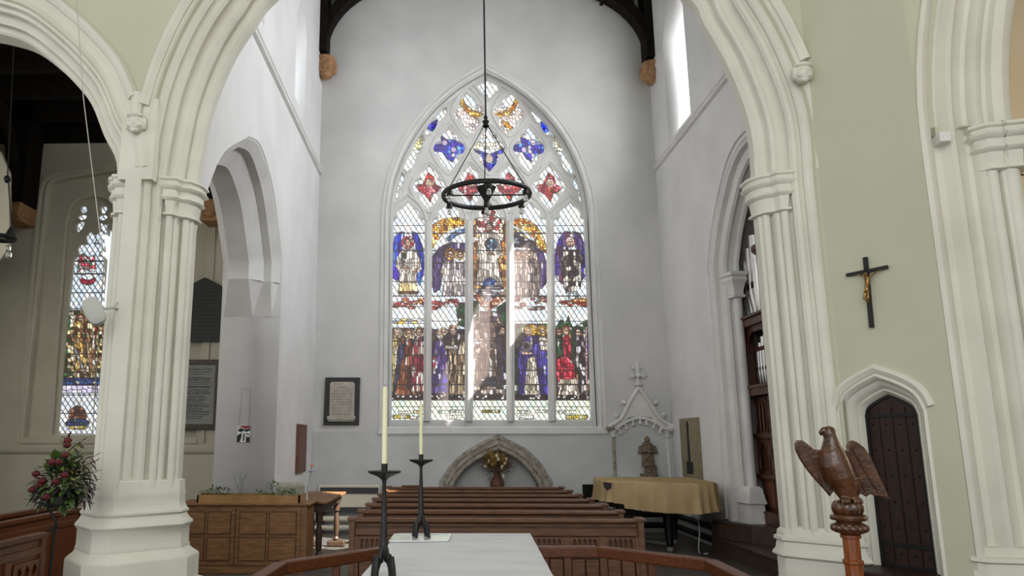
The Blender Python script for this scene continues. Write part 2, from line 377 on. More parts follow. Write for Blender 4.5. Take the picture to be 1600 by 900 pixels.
# deeper, wider openings of the outer order (ogee lozenges)
def loz(cx, cy, hw=89, hh=121, e=1.3):
    pts = []
    for i in range(40):
        a = 2*PI*i/40; c, s_ = math.cos(a), math.sin(a); r = 1/((abs(c)/hw)**e+(abs(s_)/hh)**e)**(1/e); pts.append((cx+r*c, cy+r*s_))
    return z3(pts)
outer = []
for k, (a, b, c, d) in enumerate(lights):
    cx = (a+b)/2; w = (b-a)/2+2.2
    rel = [(-1, 352), (-1, 340), (-.9, 331), (-.72, 322), (-.45, 314), (-.2, 309.5), (0, 304)]
    outer.append([(c-2.2, 658.5)]+[(cx+w*x, y) for x, y in rel]+[(cx-w*x, y) for x, y in rel[-2::-1]]+[(d+2.2, 658.5)])
for cx in (271, 461, 647, 835): outer.append(loz(cx, 577))
for cx in (365, 553, 738): outer.append(loz(cx, 400))
outer += [loz(456, 226, 84, 118), loz(650, 226, 84, 118)]
outer.append(z3([(480, 96), (552, 52), (625, 96), (592, 140), (552, 178), (514, 140)]))
for nm, p in opens[-6:]:
    c = Vector((sum(q[0] for q in p)/len(p), sum(q[1] for q in p)/len(p))); outer.append([tuple(c+(Vector(q)-c)*1.16) for q in p])
for p in outer:
    q = [GP.pt(*GP.px(u, v, -.02), -.025) for u, v in p]
    if len(p) < 30 and p[0][1] > 650: MB().tube(q, .026, 8).build('tracery_rib', GREYS, w1, smooth=True)
    else:
        for sgn_ in (0,): MB().tube(q+[q[0]], .022, 8).build('tracery_rib', GREYS, w1, smooth=True)
for k in range(4):
    xa, xb = (lights[k][3]+lights[k+1][2])/2, (lights[k][1]+lights[k+1][0])/2
    a = GP.pt(*GP.px(xa, 658, -.02), 0); b_ = GP.pt(*GP.px(xb, 345, -.02), 0)
    MB().loft([[p_+Vector((dx, dy, 0)) for dx, dy in ((-.075, -.015), (-.03, -.10), (-.018, -.125), (.018, -.125), (.03, -.10), (.075, -.015))] for p_ in (a, b_)]).build('mullion', GREYS, w1)

# ---- painted glass: colours baked per vertex from drawn figures
rs = np.random.RandomState(7)
class Paint:
    def __init__(s, u0, u1, v0, v1, step):
        s.step = step; s.u0, s.v0 = u0, v0
        s.nu = int((u1-u0)/step)+1; s.nv = int((v1-v0)/step)+1
        s.U, s.V = np.meshgrid(u0+np.arange(s.nu)*step, v0+np.arange(s.nv)*step)
        s.C = np.zeros((s.nv, s.nu, 3)); s.ID = np.zeros((s.nv, s.nu), dtype=np.int64); s.k = 1; s.skew = 0
    def hash(s, a, b, seed=0):
        x = np.sin(a*127.1+b*311.7+seed*74.7)*43758.5453; return x-np.floor(x)
    def cells(s, sx, sy, seed):
        gx = s.U/sx; gy = s.V/sy; ix = np.floor(gx); iy = np.floor(gy); best = np.full(gx.shape, 1e9); bid = np.zeros(gx.shape, dtype=np.int64)
        for dx in (-1, 0, 1):
            for dy in (-1, 0, 1):
                cx = ix+dx; cy = iy+dy; px = cx+.15+.7*s.hash(cx, cy, seed); py = cy+.15+.7*s.hash(cy, cx, seed+9)
                d = (gx-px)**2+(gy-py)**2; m = d < best; best[m] = d[m]; bid[m] = (cx*1009+cy*9176+500000)[m].astype(np.int64)
        return bid
    def diamonds(s, w=8.5, h=13):
        a = np.floor(s.U/w+s.V/h); b = np.floor(s.U/w-s.V/h); return (a*1009+b*9176+500000).astype(np.int64)
    def fill(s, mask, cols, sx=5, sy=5, jit=.25, dia=False):
        s.k += 1; cid = s.diamonds() if dia else s.cells(sx, sy, s.k)
        cols = [lin(c) for c in (cols if isinstance(cols, (list, tuple)) else [cols])]
        h = s.hash(cid*.013, cid*.0071, s.k); j = 1+jit*(s.hash(cid*.031, cid*.017, s.k+3)*2-1.2)
        idx = np.minimum((h*len(cols)).astype(int), len(cols)-1); carr = np.array(cols)[idx]*j[..., None]
        if not dia and sx < 9:
            g = s.hash(cid*.053, cid*.029, s.k+5); carr = carr*np.where(g < .22, .45, np.where(g > .8, 1.5, 1.0))[..., None]
            pale = s.hash(cid*.023, cid*.041, s.k+8) > .93; carr[pale] = carr[pale]*.4+.5
        s.C[mask] = carr[mask]; s.ID[mask] = (cid*131+s.k*7919)[mask]; return s
    def poly(s, pts, cols, **k):
        m = np.zeros(s.U.shape, bool); n = len(pts)
        for i in range(n):
            x0, y0 = pts[i]; x1, y1 = pts[(i+1) % n]
            if y0 == y1: continue
            c = ((y0 > s.V) != (y1 > s.V)) & (s.U < (x1-x0)*(s.V-y0)/(y1-y0)+x0); m ^= c
        return s.fill(m, cols, **k)
    def ell(s, cx, cy, rx, ry, cols, **k):
        return s.fill(((s.U-cx)/rx)**2+((s.V-cy)/ry)**2 < 1, cols, **k)
    def rect(s, x0, x1, y0, y1, cols, **k): return s.fill((s.U > x0) & (s.U < x1) & (s.V > y0) & (s.V < y1), cols, **k)
    def head(s, x, y, r=4.5, halo=None, hr=8.5, hair='6b4a2c', skin='c8a893'):
        if halo: s.ell(x, y, hr, hr, halo, sx=3.5, sy=3.5)
        s.ell(x, y-r*.2, r*1.25, r*1.35, hair, sx=9, sy=9); s.ell(x, y+r*.15, r*.8, r*1.15, skin, sx=20, sy=20, jit=.05)
        e = .5*s.step+.4; dk = '4a352c'
        for dx in (-.3, .3): s.rect(x+dx*r-e, x+dx*r+e, y-e, y+e, dk, sx=20, sy=20)
        s.rect(x-e, x+e, y+.7*r, y+.7*r+2*e, '8a5048', sx=20, sy=20)
    def finish(s, bars=(), bt=.8, lead=.02):
        e = np.zeros(s.U.shape, bool); e[:, 1:] |= s.ID[:, 1:] != s.ID[:, :-1]; e[1:, :] |= s.ID[1:, :] != s.ID[:-1, :]
        s.C[e] *= .06
        e2 = np.zeros(e.shape, bool); e2[:-1, :] |= e[1:, :]; e2[:, :-1] |= e[:, 1:]; e2 &= ~e; s.C[e2] *= .38
        for y in bars: s.C[np.abs(s.V-y) < bt] = .012
    def panel(s, pts, pl, name, m, parent, b=.06, mg=1.2):
        us = [p[0] for p in pts]; vs = [p[1] for p in pts]
        i0 = max(0, int((min(us)-mg-s.u0)/s.step)); i1 = min(s.nu-1, int((max(us)+mg-s.u0)/s.step)+1)
        j0 = max(0, int((min(vs)-mg-s.v0)/s.step)); j1 = min(s.nv-1, int((max(vs)+mg-s.v0)/s.step)+1)
        nx = i1-i0+1; ny = j1-j0+1; co = np.zeros((ny*nx*2, 3)); k = 0
        r = np.array(ROT); U = (s.U[j0:j1+1, i0:i1+1]-PX)/F; V = (450-s.V[j0:j1+1, i0:i1+1])/F
        d = U[..., None]*r[:, 0]+V[..., None]*r[:, 1]-r[:, 2]
        dep = np.array(pl.dep); oo = np.array(pl.o)+dep*b; c0 = np.array((0, 0, H))
        t = ((oo-c0)@dep)/(d@dep); P = c0+d*t[..., None]
        co = P.reshape(-1, 3); idx = np.arange(nx*ny).reshape(ny, nx)
        q = np.stack([idx[:-1, :-1], idx[1:, :-1], idx[1:, 1:], idx[:-1, 1:]], -1).reshape(-1, 4)
        me = bpy.data.meshes.new(name); me.vertices.add(len(co)); me.vertices.foreach_set('co', co.ravel())
        me.loops.add(q.size); me.loops.foreach_set('vertex_index', q.ravel()); me.polygons.add(len(q))
        me.polygons.foreach_set('loop_start', np.arange(0, q.size, 4)); me.update(calc_edges=True)
        a = me.color_attributes.new('glass', 'FLOAT_COLOR', 'POINT'); cc = s.C[j0:j1+1, i0:i1+1].reshape(-1, 3)
        a.data.foreach_set('color', np.concatenate([cc, np.ones((len(cc), 1))], 1).ravel())
        o = link_mesh(name, me, m, parent); sd = o.modifiers.new('thickness', 'SOLIDIFY'); sd.thickness = .006; sd.offset = -1; return o
PALE = ['f6fbff', 'e4f1fb', 'f4fff8', 'ffffff', 'd6e8f5', 'fffdf0']
P = Paint(606, 928, 118, 660, .65)
P.fill(np.ones(P.U.shape, bool), PALE, dia=True, jit=.1)
WHT = ['f0ebe0', 'e0d8cc', 'c9c0b4', 'fbf8f0', 'b5aca0']; CRM = ['e8d8a8', 'd9c48c', 'c8b078', 'f2e8c8']
BLU = ['2038c8', '1828a0', '3a60d8', '4a88c8', '2a1f90']; PUR = ['4a3878', '3a2c68', '5c4a88', '2c2350', '6a5590']
GLD = ['f0c038', 'e8a020', 'ffe070', 'fff0b0', 'c87818']; RED = ['a82030', 'c83a40', 'd86a60', '7c1a20', 'e89a90']
BRN = ['5a3824', '704a30', '402818', '8a6240']; DRK = ['221c20', '302830', '1a1a28', '3c3440']; GRN = ['1f4a2c', '2c6a3c', '18381f']
RIM = ['5a2c18', '8a4a20', '3c2818']
# light 1: angel with blue wings
P.poly([(612, 392), (616, 372), (624, 362), (632, 362), (630, 376), (625, 400), (624, 432), (618, 430), (612, 438)], BLU, sx=3.2, sy=14)
P.poly([(643, 361), (652, 364), (660, 384), (664, 410), (661, 430), (656, 447), (650, 436), (648, 400)], BLU, sx=3.2, sy=14)
P.poly([(613, 416), (624, 420), (624, 440), (613, 434)], ['3a1fa8', '4a2ab8'], sx=4, sy=8)
P.poly([(627, 391), (636, 387), (648, 391), (656, 404), (659, 420), (651, 428), (650, 440), (654, 460), (622, 460), (625, 428), (618, 416), (620, 402)], WHT, sx=4, sy=13)
P.poly([(624, 442), (651, 442), (653, 459), (622, 459)], CRM, sx=4, sy=12); P.rect(622, 653, 455, 459, BRN, sx=3, sy=4)
P.poly([(628, 394), (634, 396), (633, 410), (628, 408)], GRN, sx=3, sy=4); P.poly([(630, 412), (638, 418), (634, 424), (628, 417)], 'b08a70'); P.poly([(645, 424), (652, 418), (654, 421), (647, 430)], 'b08a70')
P.head(637, 379, 4.6, ['c82838', 'e04a50', 'f0d0c8'], 10)
for k in range(14): P.ell(614+rs.rand()*50, 467+rs.rand()*14, 4+rs.rand()*7, 1.6+rs.rand()*2, ['c84a50', 'd87868', 'f0c8c0', 'e8a050'], sx=5, sy=3)
# light 2: gold glory, dark winged angels
P.poly([(674, 352), (690, 342), (706, 340), (728, 338), (728, 352), (712, 356), (694, 364), (682, 378), (674, 392)], GLD+['a84018'], sx=3.5, sy=5)
P.poly([(696, 372), (712, 360), (728, 356), (728, 362), (714, 368), (702, 378)], ['3a6a98', '5a8ab8'], sx=4, sy=4)
P.poly([(674, 402), (686, 386), (704, 378), (728, 380), (728, 400), (700, 404), (692, 420), (688, 452), (678, 458), (674, 440)], DRK+PUR, sx=3.5, sy=10)
P.poly([(676, 420), (688, 410), (688, 452), (678, 456)], PUR, sx=3, sy=14)
P.poly([(694, 408), (704, 404), (716, 410), (728, 408), (728, 462), (690, 462), (694, 440), (688, 424)], ['c8c0c0', 'a8a0a4', 'd8d0c8', '8a8288', '5a5058', 'b8ae98'], sx=3.6, sy=12)
P.head(704, 397, 4.6, ['e8982a', 'f0b860', 'd87818'], 9.5); P.head(719, 398, 4.4, ['e8c878', 'f0d8a0'], 8)
for k in range(12): P.ell(677+rs.rand()*50, 466+rs.rand()*18, 4+rs.rand()*7, 1.5+rs.rand()*2, ['a82830', 'c84a48', 'e8a098', '702028'], sx=5, sy=3)
# light 3: seated figure with orb
P.rect(739, 792, 342, 452, BRN+['c8a060', 'b06830'], sx=4, sy=9)
P.poly([(742, 376), (744, 350), (752, 340), (764, 334), (778, 340), (785, 352), (787, 376)], WHT+CRM, sx=4, sy=7)
P.ell(764, 352, 21, 17, ['f0e0d8', 'b83a40', '8c2830', 'f8f0e8'], sx=5, sy=5); P.poly([(756, 346), (761, 318), (768, 318), (772, 346)], ['c83838', 'f0e8e0', 'a82830'], sx=4, sy=4)
P.ell(764, 322, 9, 4, ['c83838', 'f0e0d8'], sx=4, sy=3); P.ell(764, 332, 11, 4, ['f0e0d8', '8c2a28'], sx=4, sy=3)
P.poly([(750, 368), (756, 362), (772, 362), (780, 370), (786, 398), (778, 404), (780, 428), (788, 446), (742, 446), (748, 420), (748, 404), (743, 396)], WHT+['8a857c'], sx=4, sy=12)
P.ell(767, 381.5, 9.8, 9.8, ['1c3048', '2c4c6c', '7aa0b8', '142030'], sx=4.5, sy=4.5); P.poly([(758, 388), (768, 394), (774, 399), (764, 398)], 'a08070')
P.head(764, 355, 5.2, None, hair='4a3424'); P.ell(764, 361.5, 3.5, 3, '4a3424', sx=9, sy=9)
P.poly([(753, 446), (757, 437), (764, 433), (773, 437), (778, 446)], ['1f5aa8', '2c70c0', '184888'], sx=6, sy=4)
for k in range(8): P.rect(740+rs.rand()*14, 774+rs.rand()*16, 446+k*2.6, 448+k*2.6, ['4a4a58', 'a8a8b0', '303040'], sx=12, sy=3)
P.poly([(740, 452), (752, 462), (764, 472), (778, 462), (791, 452), (790, 466), (776, 478), (764, 486), (752, 478), (740, 464)], ['b85a38', 'd8a080', 'e8c0a0', '8c3a20'], sx=4, sy=4)
P.poly([(748, 452), (782, 452), (764, 470)], ['8a8a98', 'b0a8b0', 'd0c8d0'], sx=8, sy=3)
P.rect(739, 793, 486, 560, ['6a5850', '8c7c70', '4a4048', 'a8988c', '5a4a3c'], sx=7, sy=8)
P.rect(739, 748, 470, 500, GRN, sx=5, sy=5); P.poly([(776, 480), (792, 470), (792, 510), (780, 500)], GRN+DRK, sx=4, sy=6)
P.poly([(774, 512), (790, 510), (792, 600), (776, 606), (776, 540)], DRK+['2a3058', '3a3428'], sx=4, sy=11); P.head(785, 516, 4.6, ['4a3424', '2c2018'], 8, hair='221812')
P.poly([(744, 560), (772, 545), (778, 600), (740, 606)], ['6a5848', '84705c', '4a3c34'], sx=3.4, sy=16)
P.poly([(744, 594), (774, 588), (780, 606), (746, 610)], ['2a3440', '384654', '1c2430'], sx=5, sy=7)
P.rect(740, 792, 604, 624, ['7a6a5c', '4a4038', 'a09080', '2c2824'], sx=5, sy=8)
# light 4
P.poly([(802, 340), (822, 342), (838, 352), (850, 372), (856, 396), (842, 392), (834, 372), (820, 360), (802, 352)], GLD+['a84018'], sx=3.5, sy=5)
P.poly([(802, 356), (816, 362), (826, 374), (802, 366)], ['e8c048', 'f8e090', '3a6a98'], sx=4, sy=3)
P.poly([(802, 366), (822, 372), (838, 378), (838, 388), (802, 386)], DRK+['5a6a80'], sx=5, sy=4)
P.poly([(834, 386), (848, 392), (855, 414), (856, 440), (846, 452), (840, 430), (834, 410)], PUR, sx=3.2, sy=12)
P.poly([(804, 404), (830, 386), (838, 396), (846, 424), (842, 464), (806, 466)], ['b8a8a0', '9a8c88', 'd0c0b4', '7a6e6c', '62585c'], sx=4, sy=11)
P.head(810, 398, 4.6, ['b88a60', 'd8b080'], 8.5); P.ell(826, 396, 8, 9, ['c8b0a0', 'b09888'], sx=4, sy=4)
for k in range(14): P.ell(806+rs.rand()*48, 464+rs.rand()*20, 4+rs.rand()*7, 1.5+rs.rand()*2, ['8a4a50', 'b86a60', 'c8a098', '5a3840'], sx=5, sy=3)
# light 5
P.poly([(866, 400), (872, 374), (882, 361), (891, 362), (888, 386), (884, 420), (882, 446), (872, 438), (866, 430)], PUR+['7a3a58', '3a2ab0'], sx=3.2, sy=11)
P.poly([(895, 361), (906, 364), (914, 384), (916, 430), (908, 440), (902, 400)], PUR+['3a2ab0', '2a2a90'], sx=3.2, sy=11)
P.poly([(880, 390), (904, 390), (912, 410), (904, 420), (908, 448), (900, 458), (884, 458), (880, 440), (874, 412)], DRK+['d8d0c0', 'b8b0a0', '6a6458', 'f0ece4'], sx=4, sy=8)
P.poly([(890, 422), (898, 424), (896, 436), (888, 434)], DRK); P.poly([(904, 410), (907, 410), (908, 440), (904, 440)], 'e8e4dc')
P.poly([(886, 456), (892, 456), (888, 474), (884, 474)], ['9ab0b0', 'c0d0cc'], sx=4, sy=8); P.poly([(896, 456), (902, 456), (906, 474), (900, 474)], ['9ab0b0', 'c0d0cc'], sx=4, sy=8)
P.head(891, 378, 5, ['b84a68', 'd0a0a0'], 8.5, hair='e8e4e0')
for k in range(12): P.ell(870+rs.rand()*50, 468+rs.rand()*12, 4+rs.rand()*8, 1.6+rs.rand()*2, ['c84a28', 'e08a30', 'a82c28', 'f0c070'], sx=5, sy=3)
# lower scenes
P.rect(607, 664, 498, 506, ['e8c040', 'f0dc80', 'd8a030']+PALE, sx=7, sy=5)
def robe(x0, x1, y0, y1, cols, top=.5, sy=15, lean=0):
    c = (x0+x1)/2; w = (x1-x0)/2; P.poly([(c-w*top*.6, y0), (c+w*top*.6, y0), (c+w*.85, y0+(y1-y0)*.25), (x1+lean, y1), (x0+lean, y1), (c-w*.85, y0+(y1-y0)*.25)], cols, sx=3.3, sy=sy)
P.rect(607, 664, 512, 624, DRK+BRN, sx=4, sy=10)
robe(607, 630, 522, 612, ['b8a878', '9a8858', 'd0c498', '7a6840']); P.poly([(622, 540), (634, 536), (632, 616), (614, 618)], ['1c2440', '283458', '141a30'], sx=5, sy=14)
robe(628, 650, 528, 612, ['4a1a18', '6a2420', '8a3a2c', '3a2018']); P.poly([(628, 560), (640, 556), (642, 618), (616, 622)], ['6a3a24', '84502f', '502a1a'], sx=4, sy=16)
robe(642, 665, 526, 612, ['d0c4b0', 'a89c8c', '7c2434', 'e8e0d0', '8c3040']); P.poly([(644, 556), (662, 556), (662, 582), (650, 582)], ['6c1c30', '8c2c40'], sx=4, sy=10)
P.head(621, 520, 5, ['d8c8a8', 'c0b090'], 8.5, hair='c8b8a8'); P.head(639, 521, 4.6, ['e8d8a0'], 8); P.head(655, 519, 4.6, ['f0e8d8', 'e0d4b8'], 8.5); P.head(610, 518, 4, ['8a6a90'], 6)
P.rect(672, 729, 514, 624, DRK+['4a4038'], sx=4, sy=10)
robe(674, 700, 530, 614, PUR+['c8b8c8', '2a2a98']); robe(700, 716, 530, 616, ['8a7458', '6a5840', 'b09c80', '3c3024']); robe(714, 730, 530, 616, ['a89478', '7a6850', 'c8b898', '4a3c2c'])
P.poly([(684, 584), (698, 584), (702, 612), (686, 612)], ['2a2aa0', '3a38b8', '20207c'], sx=4, sy=8); P.rect(676, 684, 558, 576, ['b83858', 'a0a0a8'], sx=4, sy=5)
P.poly([(692, 540), (716, 538), (718, 546), (692, 546)], ['8a8480', 'a8a098', '5c5854'], sx=4, sy=4)
P.head(693, 519, 4.8, None, hair='b8a080'); P.poly([(683, 516), (690, 512), (692, 530), (682, 528)], ['a08a78', 'c8b8a8'], sx=4, sy=6); P.head(708, 517, 5, None, hair='5c5048'); P.rect(702, 714, 508, 512, ['8c3038', 'b89878'], sx=4, sy=4)
P.poly([(712, 478), (726, 474), (728, 512), (716, 508)], GRN+['3c2c20'], sx=4, sy=6)
P.rect(804, 858, 506, 624, GRN+DRK+['3a4a30'], sx=4, sy=8)
robe(806, 852, 524, 622, ['2c2470', '3a2f88', '221c58', '4a4098'], lean=4); P.poly([(824, 560), (836, 556), (844, 618), (818, 620)], ['d8ccb8', 'b8ac98', 'e8e0d0', '948878'], sx=3.6, sy=12)
P.poly([(838, 524), (848, 530), (856, 560), (858, 622), (846, 606), (840, 560)], ['35308c', '463f9c', '2a2570'], sx=3.4, sy=14)
P.head(825, 518, 6, None, hair='d0a850'); P.ell(831, 515, 9, 9, ['e8b840', 'd09a28'], sx=4, sy=4); P.head(825, 518, 5.2, None, hair='d8b868')
P.ell(823, 541, 7.6, 8, ['f0f0f0', 'e0e0e8'], sx=20, sy=20)
for k in range(8):
    a = PI*k/8; dx, dy = math.cos(a)*7, math.sin(a)*7.5; n = Vector((-dy, dx)).normalized()*.55; P.poly([(823-dx+n.x, 541-dy+n.y), (823+dx+n.x, 541+dy+n.y), (823+dx-n.x, 541+dy-n.y), (823-dx-n.x, 541-dy-n.y)], '101018')
P.head(847, 516, 4.6, ['d8a838', 'e8c868'], 9, hair='b08838'); P.poly([(842, 526), (854, 526), (856, 548), (844, 548)], ['e0d8c8', 'c0b8a8'], sx=4, sy=6)
P.poly([(812, 546), (822, 550), (834, 549), (830, 554), (816, 554)], 'c8a890')
P.rect(867, 924, 510, 624, DRK+BRN+['1c3a24'], sx=4, sy=9); P.poly([(868, 512), (878, 494), (882, 508), (888, 492), (894, 512), (920, 498), (922, 520), (868, 524)], GRN+['3a6a3c'], sx=4, sy=5)
robe(876, 894, 524, 560, ['9c1c30', 'b83048', '7c1424']); P.poly([(870, 562), (884, 556), (896, 566), (900, 590), (872, 596), (868, 580)], ['b81c34', 'd83850', '8c1428', 'e05a68'], sx=5, sy=7)
robe(872, 906, 592, 618, ['d8d0c0', 'a89c8c', 'c8bca8', '786c60'], top=1.4, sy=12); robe(870, 880, 526, 556, GRN); robe(892, 900, 524, 560, GRN)
P.poly([(900, 524), (912, 526), (914, 560), (918, 600), (918, 622), (908, 620), (904, 586), (898, 560)], DRK+['8a8890', 'c8c4c0'], sx=4, sy=9); P.poly([(914, 528), (923, 524), (923, 560), (916, 560)], ['3a3490', '544ca8'], sx=4, sy=8)
P.head(884, 517, 5, None, hair='a05038'); P.head(903, 519, 4.8, None, hair='3c3440'); P.head(873, 519, 4, None, hair='7c4030'); P.poly([(914, 510), (917, 510), (918, 620), (915, 620)], 'c8a0a0')
P.rect(606, 928, 617, 625, ['181418', '0c0c10', 'd8d4cc', '221c20', '141014'], sx=4, sy=3, jit=.1)
P.rect(606, 928, 625, 660, ['f4f8e8', 'e8f4e0', 'fbfdf4', 'f0f4e0', 'e4ecd0', 'd8f0e0'], dia=True, jit=.08)
for x0, x1, y0, y1, c in ((622, 642, 642, 646, 'fffbe8'), (645, 657, 641, 646, ['e8d888', 'fff8d0']), (614, 640, 648, 654, ['c8b040', 'e8dc80', '8a7a28']), (641, 654, 650, 655, 'f0f0e0'), (685, 702, 641, 646, ['b8e0c8', 'e8f8e8']), (703, 727, 640, 645, 'f4f8e8'), (698, 720, 649, 655, 'f4f4e4'),
                          (753, 782, 640, 645, ['a89030', '807020', 'd0c060']), (808, 828, 641, 646, 'f4f4e4'), (812, 834, 649, 655, 'f0f0e8'), (836, 855, 640, 645, 'f6f6e6'), (884, 918, 648, 655, ['e0d070', 'b8a840', 'f4eeb0']), (872, 900, 641, 646, 'f6f6e0')):
    P.rect(x0, x1, y0, y1, c, sx=3.5, sy=6)
# tracery figures
for kind, pts in opens:
    cx = sum(p[0] for p in pts)/len(pts); cy = sum(p[1] for p in pts)/len(pts)
    if kind == 'red':
        P.poly([(cx-2, cy-22), (cx+8, cy-14), (cx+10, cy-3), (cx+20, cy+2), (cx+14, cy+10), (cx+6, cy+12), (cx+2, cy+25), (cx-6, cy+14), (cx-16, cy+8), (cx-20, cy-2), (cx-10, cy-4)], ['a82c38', 'c84858', 'e08890', '7c2028', 'c83a28'], sx=4.5, sy=5)
        P.ell(cx+1, cy-5, 6, 6, ['e8d8c0', 'f0e8d8'], sx=5, sy=5); P.ell(cx+1, cy-4.5, 3.4, 4, 'c8a890', sx=20, sy=20)
    if kind == 'blue':
        if abs(cx-764) < 8:
            P.rect(cx-25, cx+25, cy-9, cy+1, ['f8f4e8', 'fff8d8'], sx=5, sy=6)
            P.poly([(cx-25, cy+1), (cx-12, cy+4), (cx, cy+9), (cx+12, cy+4), (cx+25, cy-2), (cx+20, cy+10), (cx+12, cy+16), (cx+10, cy+28), (cx, cy+36), (cx-8, cy+28), (cx-11, cy+14)], BLU, sx=5, sy=6); P.ell(cx, cy+16, 6.2, 7, ['c8b8b0', 'e0d0c8'], sx=20, sy=20)
        else:
            P.poly([(cx-14, cy-22), (cx-4, cy-14), (cx+8, cy-14), (cx+26, cy-4), (cx+24, cy+8), (cx+12, cy+10), (cx+6, cy+22), (cx-4, cy+16), (cx-10, cy+6), (cx-25, cy+4), (cx-24, cy-6), (cx-12, cy-8)], BLU+['3a2ab8', '4030c0'], sx=5, sy=6)
            sg = -1 if cx < 760 else 1
            for q, r in ((sg*7, -9), (-sg*7, 2)): P.ell(cx+q, cy+r, 4.4, 4.4, ['d8c8d8', 'b8a8c8'], sx=20, sy=20)
    if kind == 'gold':
        s_ = 1 if cx < 760 else -1
        P.fill((P.U > cx-26) & (P.U < cx+26) & (P.V > cy-8) & (P.V < cy+40), ['f8ece8', 'f4e4dc', 'ffffff', 'e8dce8', 'f0d8c8'], sx=4.5, sy=6)
        P.poly([(cx-s_*20, cy-26), (cx-s_*12, cy-28), (cx-s_*6, cy-14), (cx+s_*6, cy-4), (cx+s_*24, cy+2), (cx+s_*20, cy+10), (cx+s_*2, cy+6), (cx-s_*10, cy-6)], GLD+['b86a20'], sx=4, sy=4)
        if s_ < 0: P.poly([(cx-12, cy+12), (cx-4, cy+14), (cx+6, cy+24), (cx-2, cy+28)], GLD, sx=5, sy=5)
    if kind == 'sideblue': P.ell(cx+(-5 if cx < 760 else 5), cy+6, 9, 10, BLU, sx=5, sy=8)
    if kind == 'side' and cy > 200 and cy < 260: P.rect(cx-14, cx+14, cy-30, cy-6, ['f4f4d8', 'e8f0c8', 'f8f8e8', 'e0d890'], sx=5, sy=5)
P.finish(bars=(352.5, 364.5, 391.7, 411, 440, 462.5, 479, 502, 532.7, 554.4, 579, 601, 624.5, 635.6))
for kind, pts in opens: P.panel(pts, GP, 'stained_glass', GLASS, w1)
struct(MB().pbox(BW, win_l-.5, win_r+.5, sill-.3, apex[1]+.5, .74, .78).build('trim_3', BACKW))

# ---- left transept wall with the arch into the aisle
LW = Plane((XL, 0, 0), (0, 1, 0), (-1, 0, 0))
def lp(u, v, b=0): return LW.px(u, v, b)
la = smooth_path([lp(303, 395), lp(312, 335), lp(325, 296), lp(343, 250), lp(362, 227), lp(388, 213)], 4)
lb = smooth_path([lp(388, 213), lp(405, 223), lp(418, 256), lp(430, 310), lp(441, 407)], 4)
lo = [(la[0][0], 0.0)]+la+lb[1:]+[(lb[-1][0], 0.0)]
lin_in = offset_path(lo, 0)
clL = [[(8.3, 7.1), (9.45, 7.1), (9.45, 8.6), (8.87, 9.3), (8.3, 8.6)], [(11.6, 7.1), (12.5, 7.1), (12.5, 8.6), (12.05, 9.3), (11.6, 8.6)]]
YS = 8.05
near = [p for p in la if p[0] < YS]; iz = [p for p in la if p[0] >= YS]
f_ = (YS-near[-1][0])/(iz[0][0]-near[-1][0]); zS = near[-1][1]+(iz[0][1]-near[-1][1])*f_
struct(slab(LW, [(YS, zS)]+iz+lb[1:]+[(lb[-1][0], -.1), (YB+.1, -.1), (YB+.1, 11.3), (YS, 11.3)], clL, 0, .88, 'wall_left', WHITE))
struct(slab(LW, [(6.95, -.1), (near[0][0], -.1)]+near+[(YS, zS), (YS, 11.3), (6.95, 11.3)], [], 0, .3, 'wall_left', WHITE))
tl = thing('trim_20', (XL-.3, 9.3, 0), None, None); tl['kind'] = 'structure'; tl['label'] = 'white pointed two-order stone arch in the left transept wall opening to the dim aisle'
ofar = iz+lb[1:]+[(lb[-1][0], lb[-1][1]-.35)]
sweep(LW, ofar, [(0, .02), (-.02, .02), (-.13, .13), (-.13, .24), (-.17, .24), (-.34, .41), (-.34, .70), (-.17, .84), (0, .86), (.03, .44)], 'arch_order', GREYS, tl)
sweep(LW, [(near[0][0], 2.9)]+near+[(YS, zS)], [(0, .02), (-.09, .14), (-.09, .29), (.02, .29)], 'arch_order', GREYS, tl)
jb = lb[-1][0]; zj = lb[-1][1]-.35
MB().loft([[(XL-a, jb-c, z) for a, c in pts_] for z, pts_ in ((zj, ((.04, .0), (.13, .13), (.24, .13), (.41, .34), (.70, .34), (.84, .17), (.85, .0))), (zj-.5, ((.04, .0), (.13, .004), (.24, .004), (.41, .006), (.70, .006), (.84, .004), (.85, .0))))]).build('dying_order', GREYS, tl)
# string course and clerestory reveals
for nm, x, s_ in (('trim_4', XL, 1), ('trim_5', XR, -1)):
    mb = MB(); prof = [(0, 0), (.05, .02), (.06, .05), (.03, .08), (.06, .10), (.06, .13), (0, .16)]
    mb.loft([[(x+s_*a, y, 6.66+b) for a, b in prof] for y in (7.3, YB)]); struct(mb.build(nm, GREYS, smooth=True))
struct(MB().box(XL-.9, XL-.84, 7.5, 13.5, 6.9, 9.6).build('window_2', CLERG))
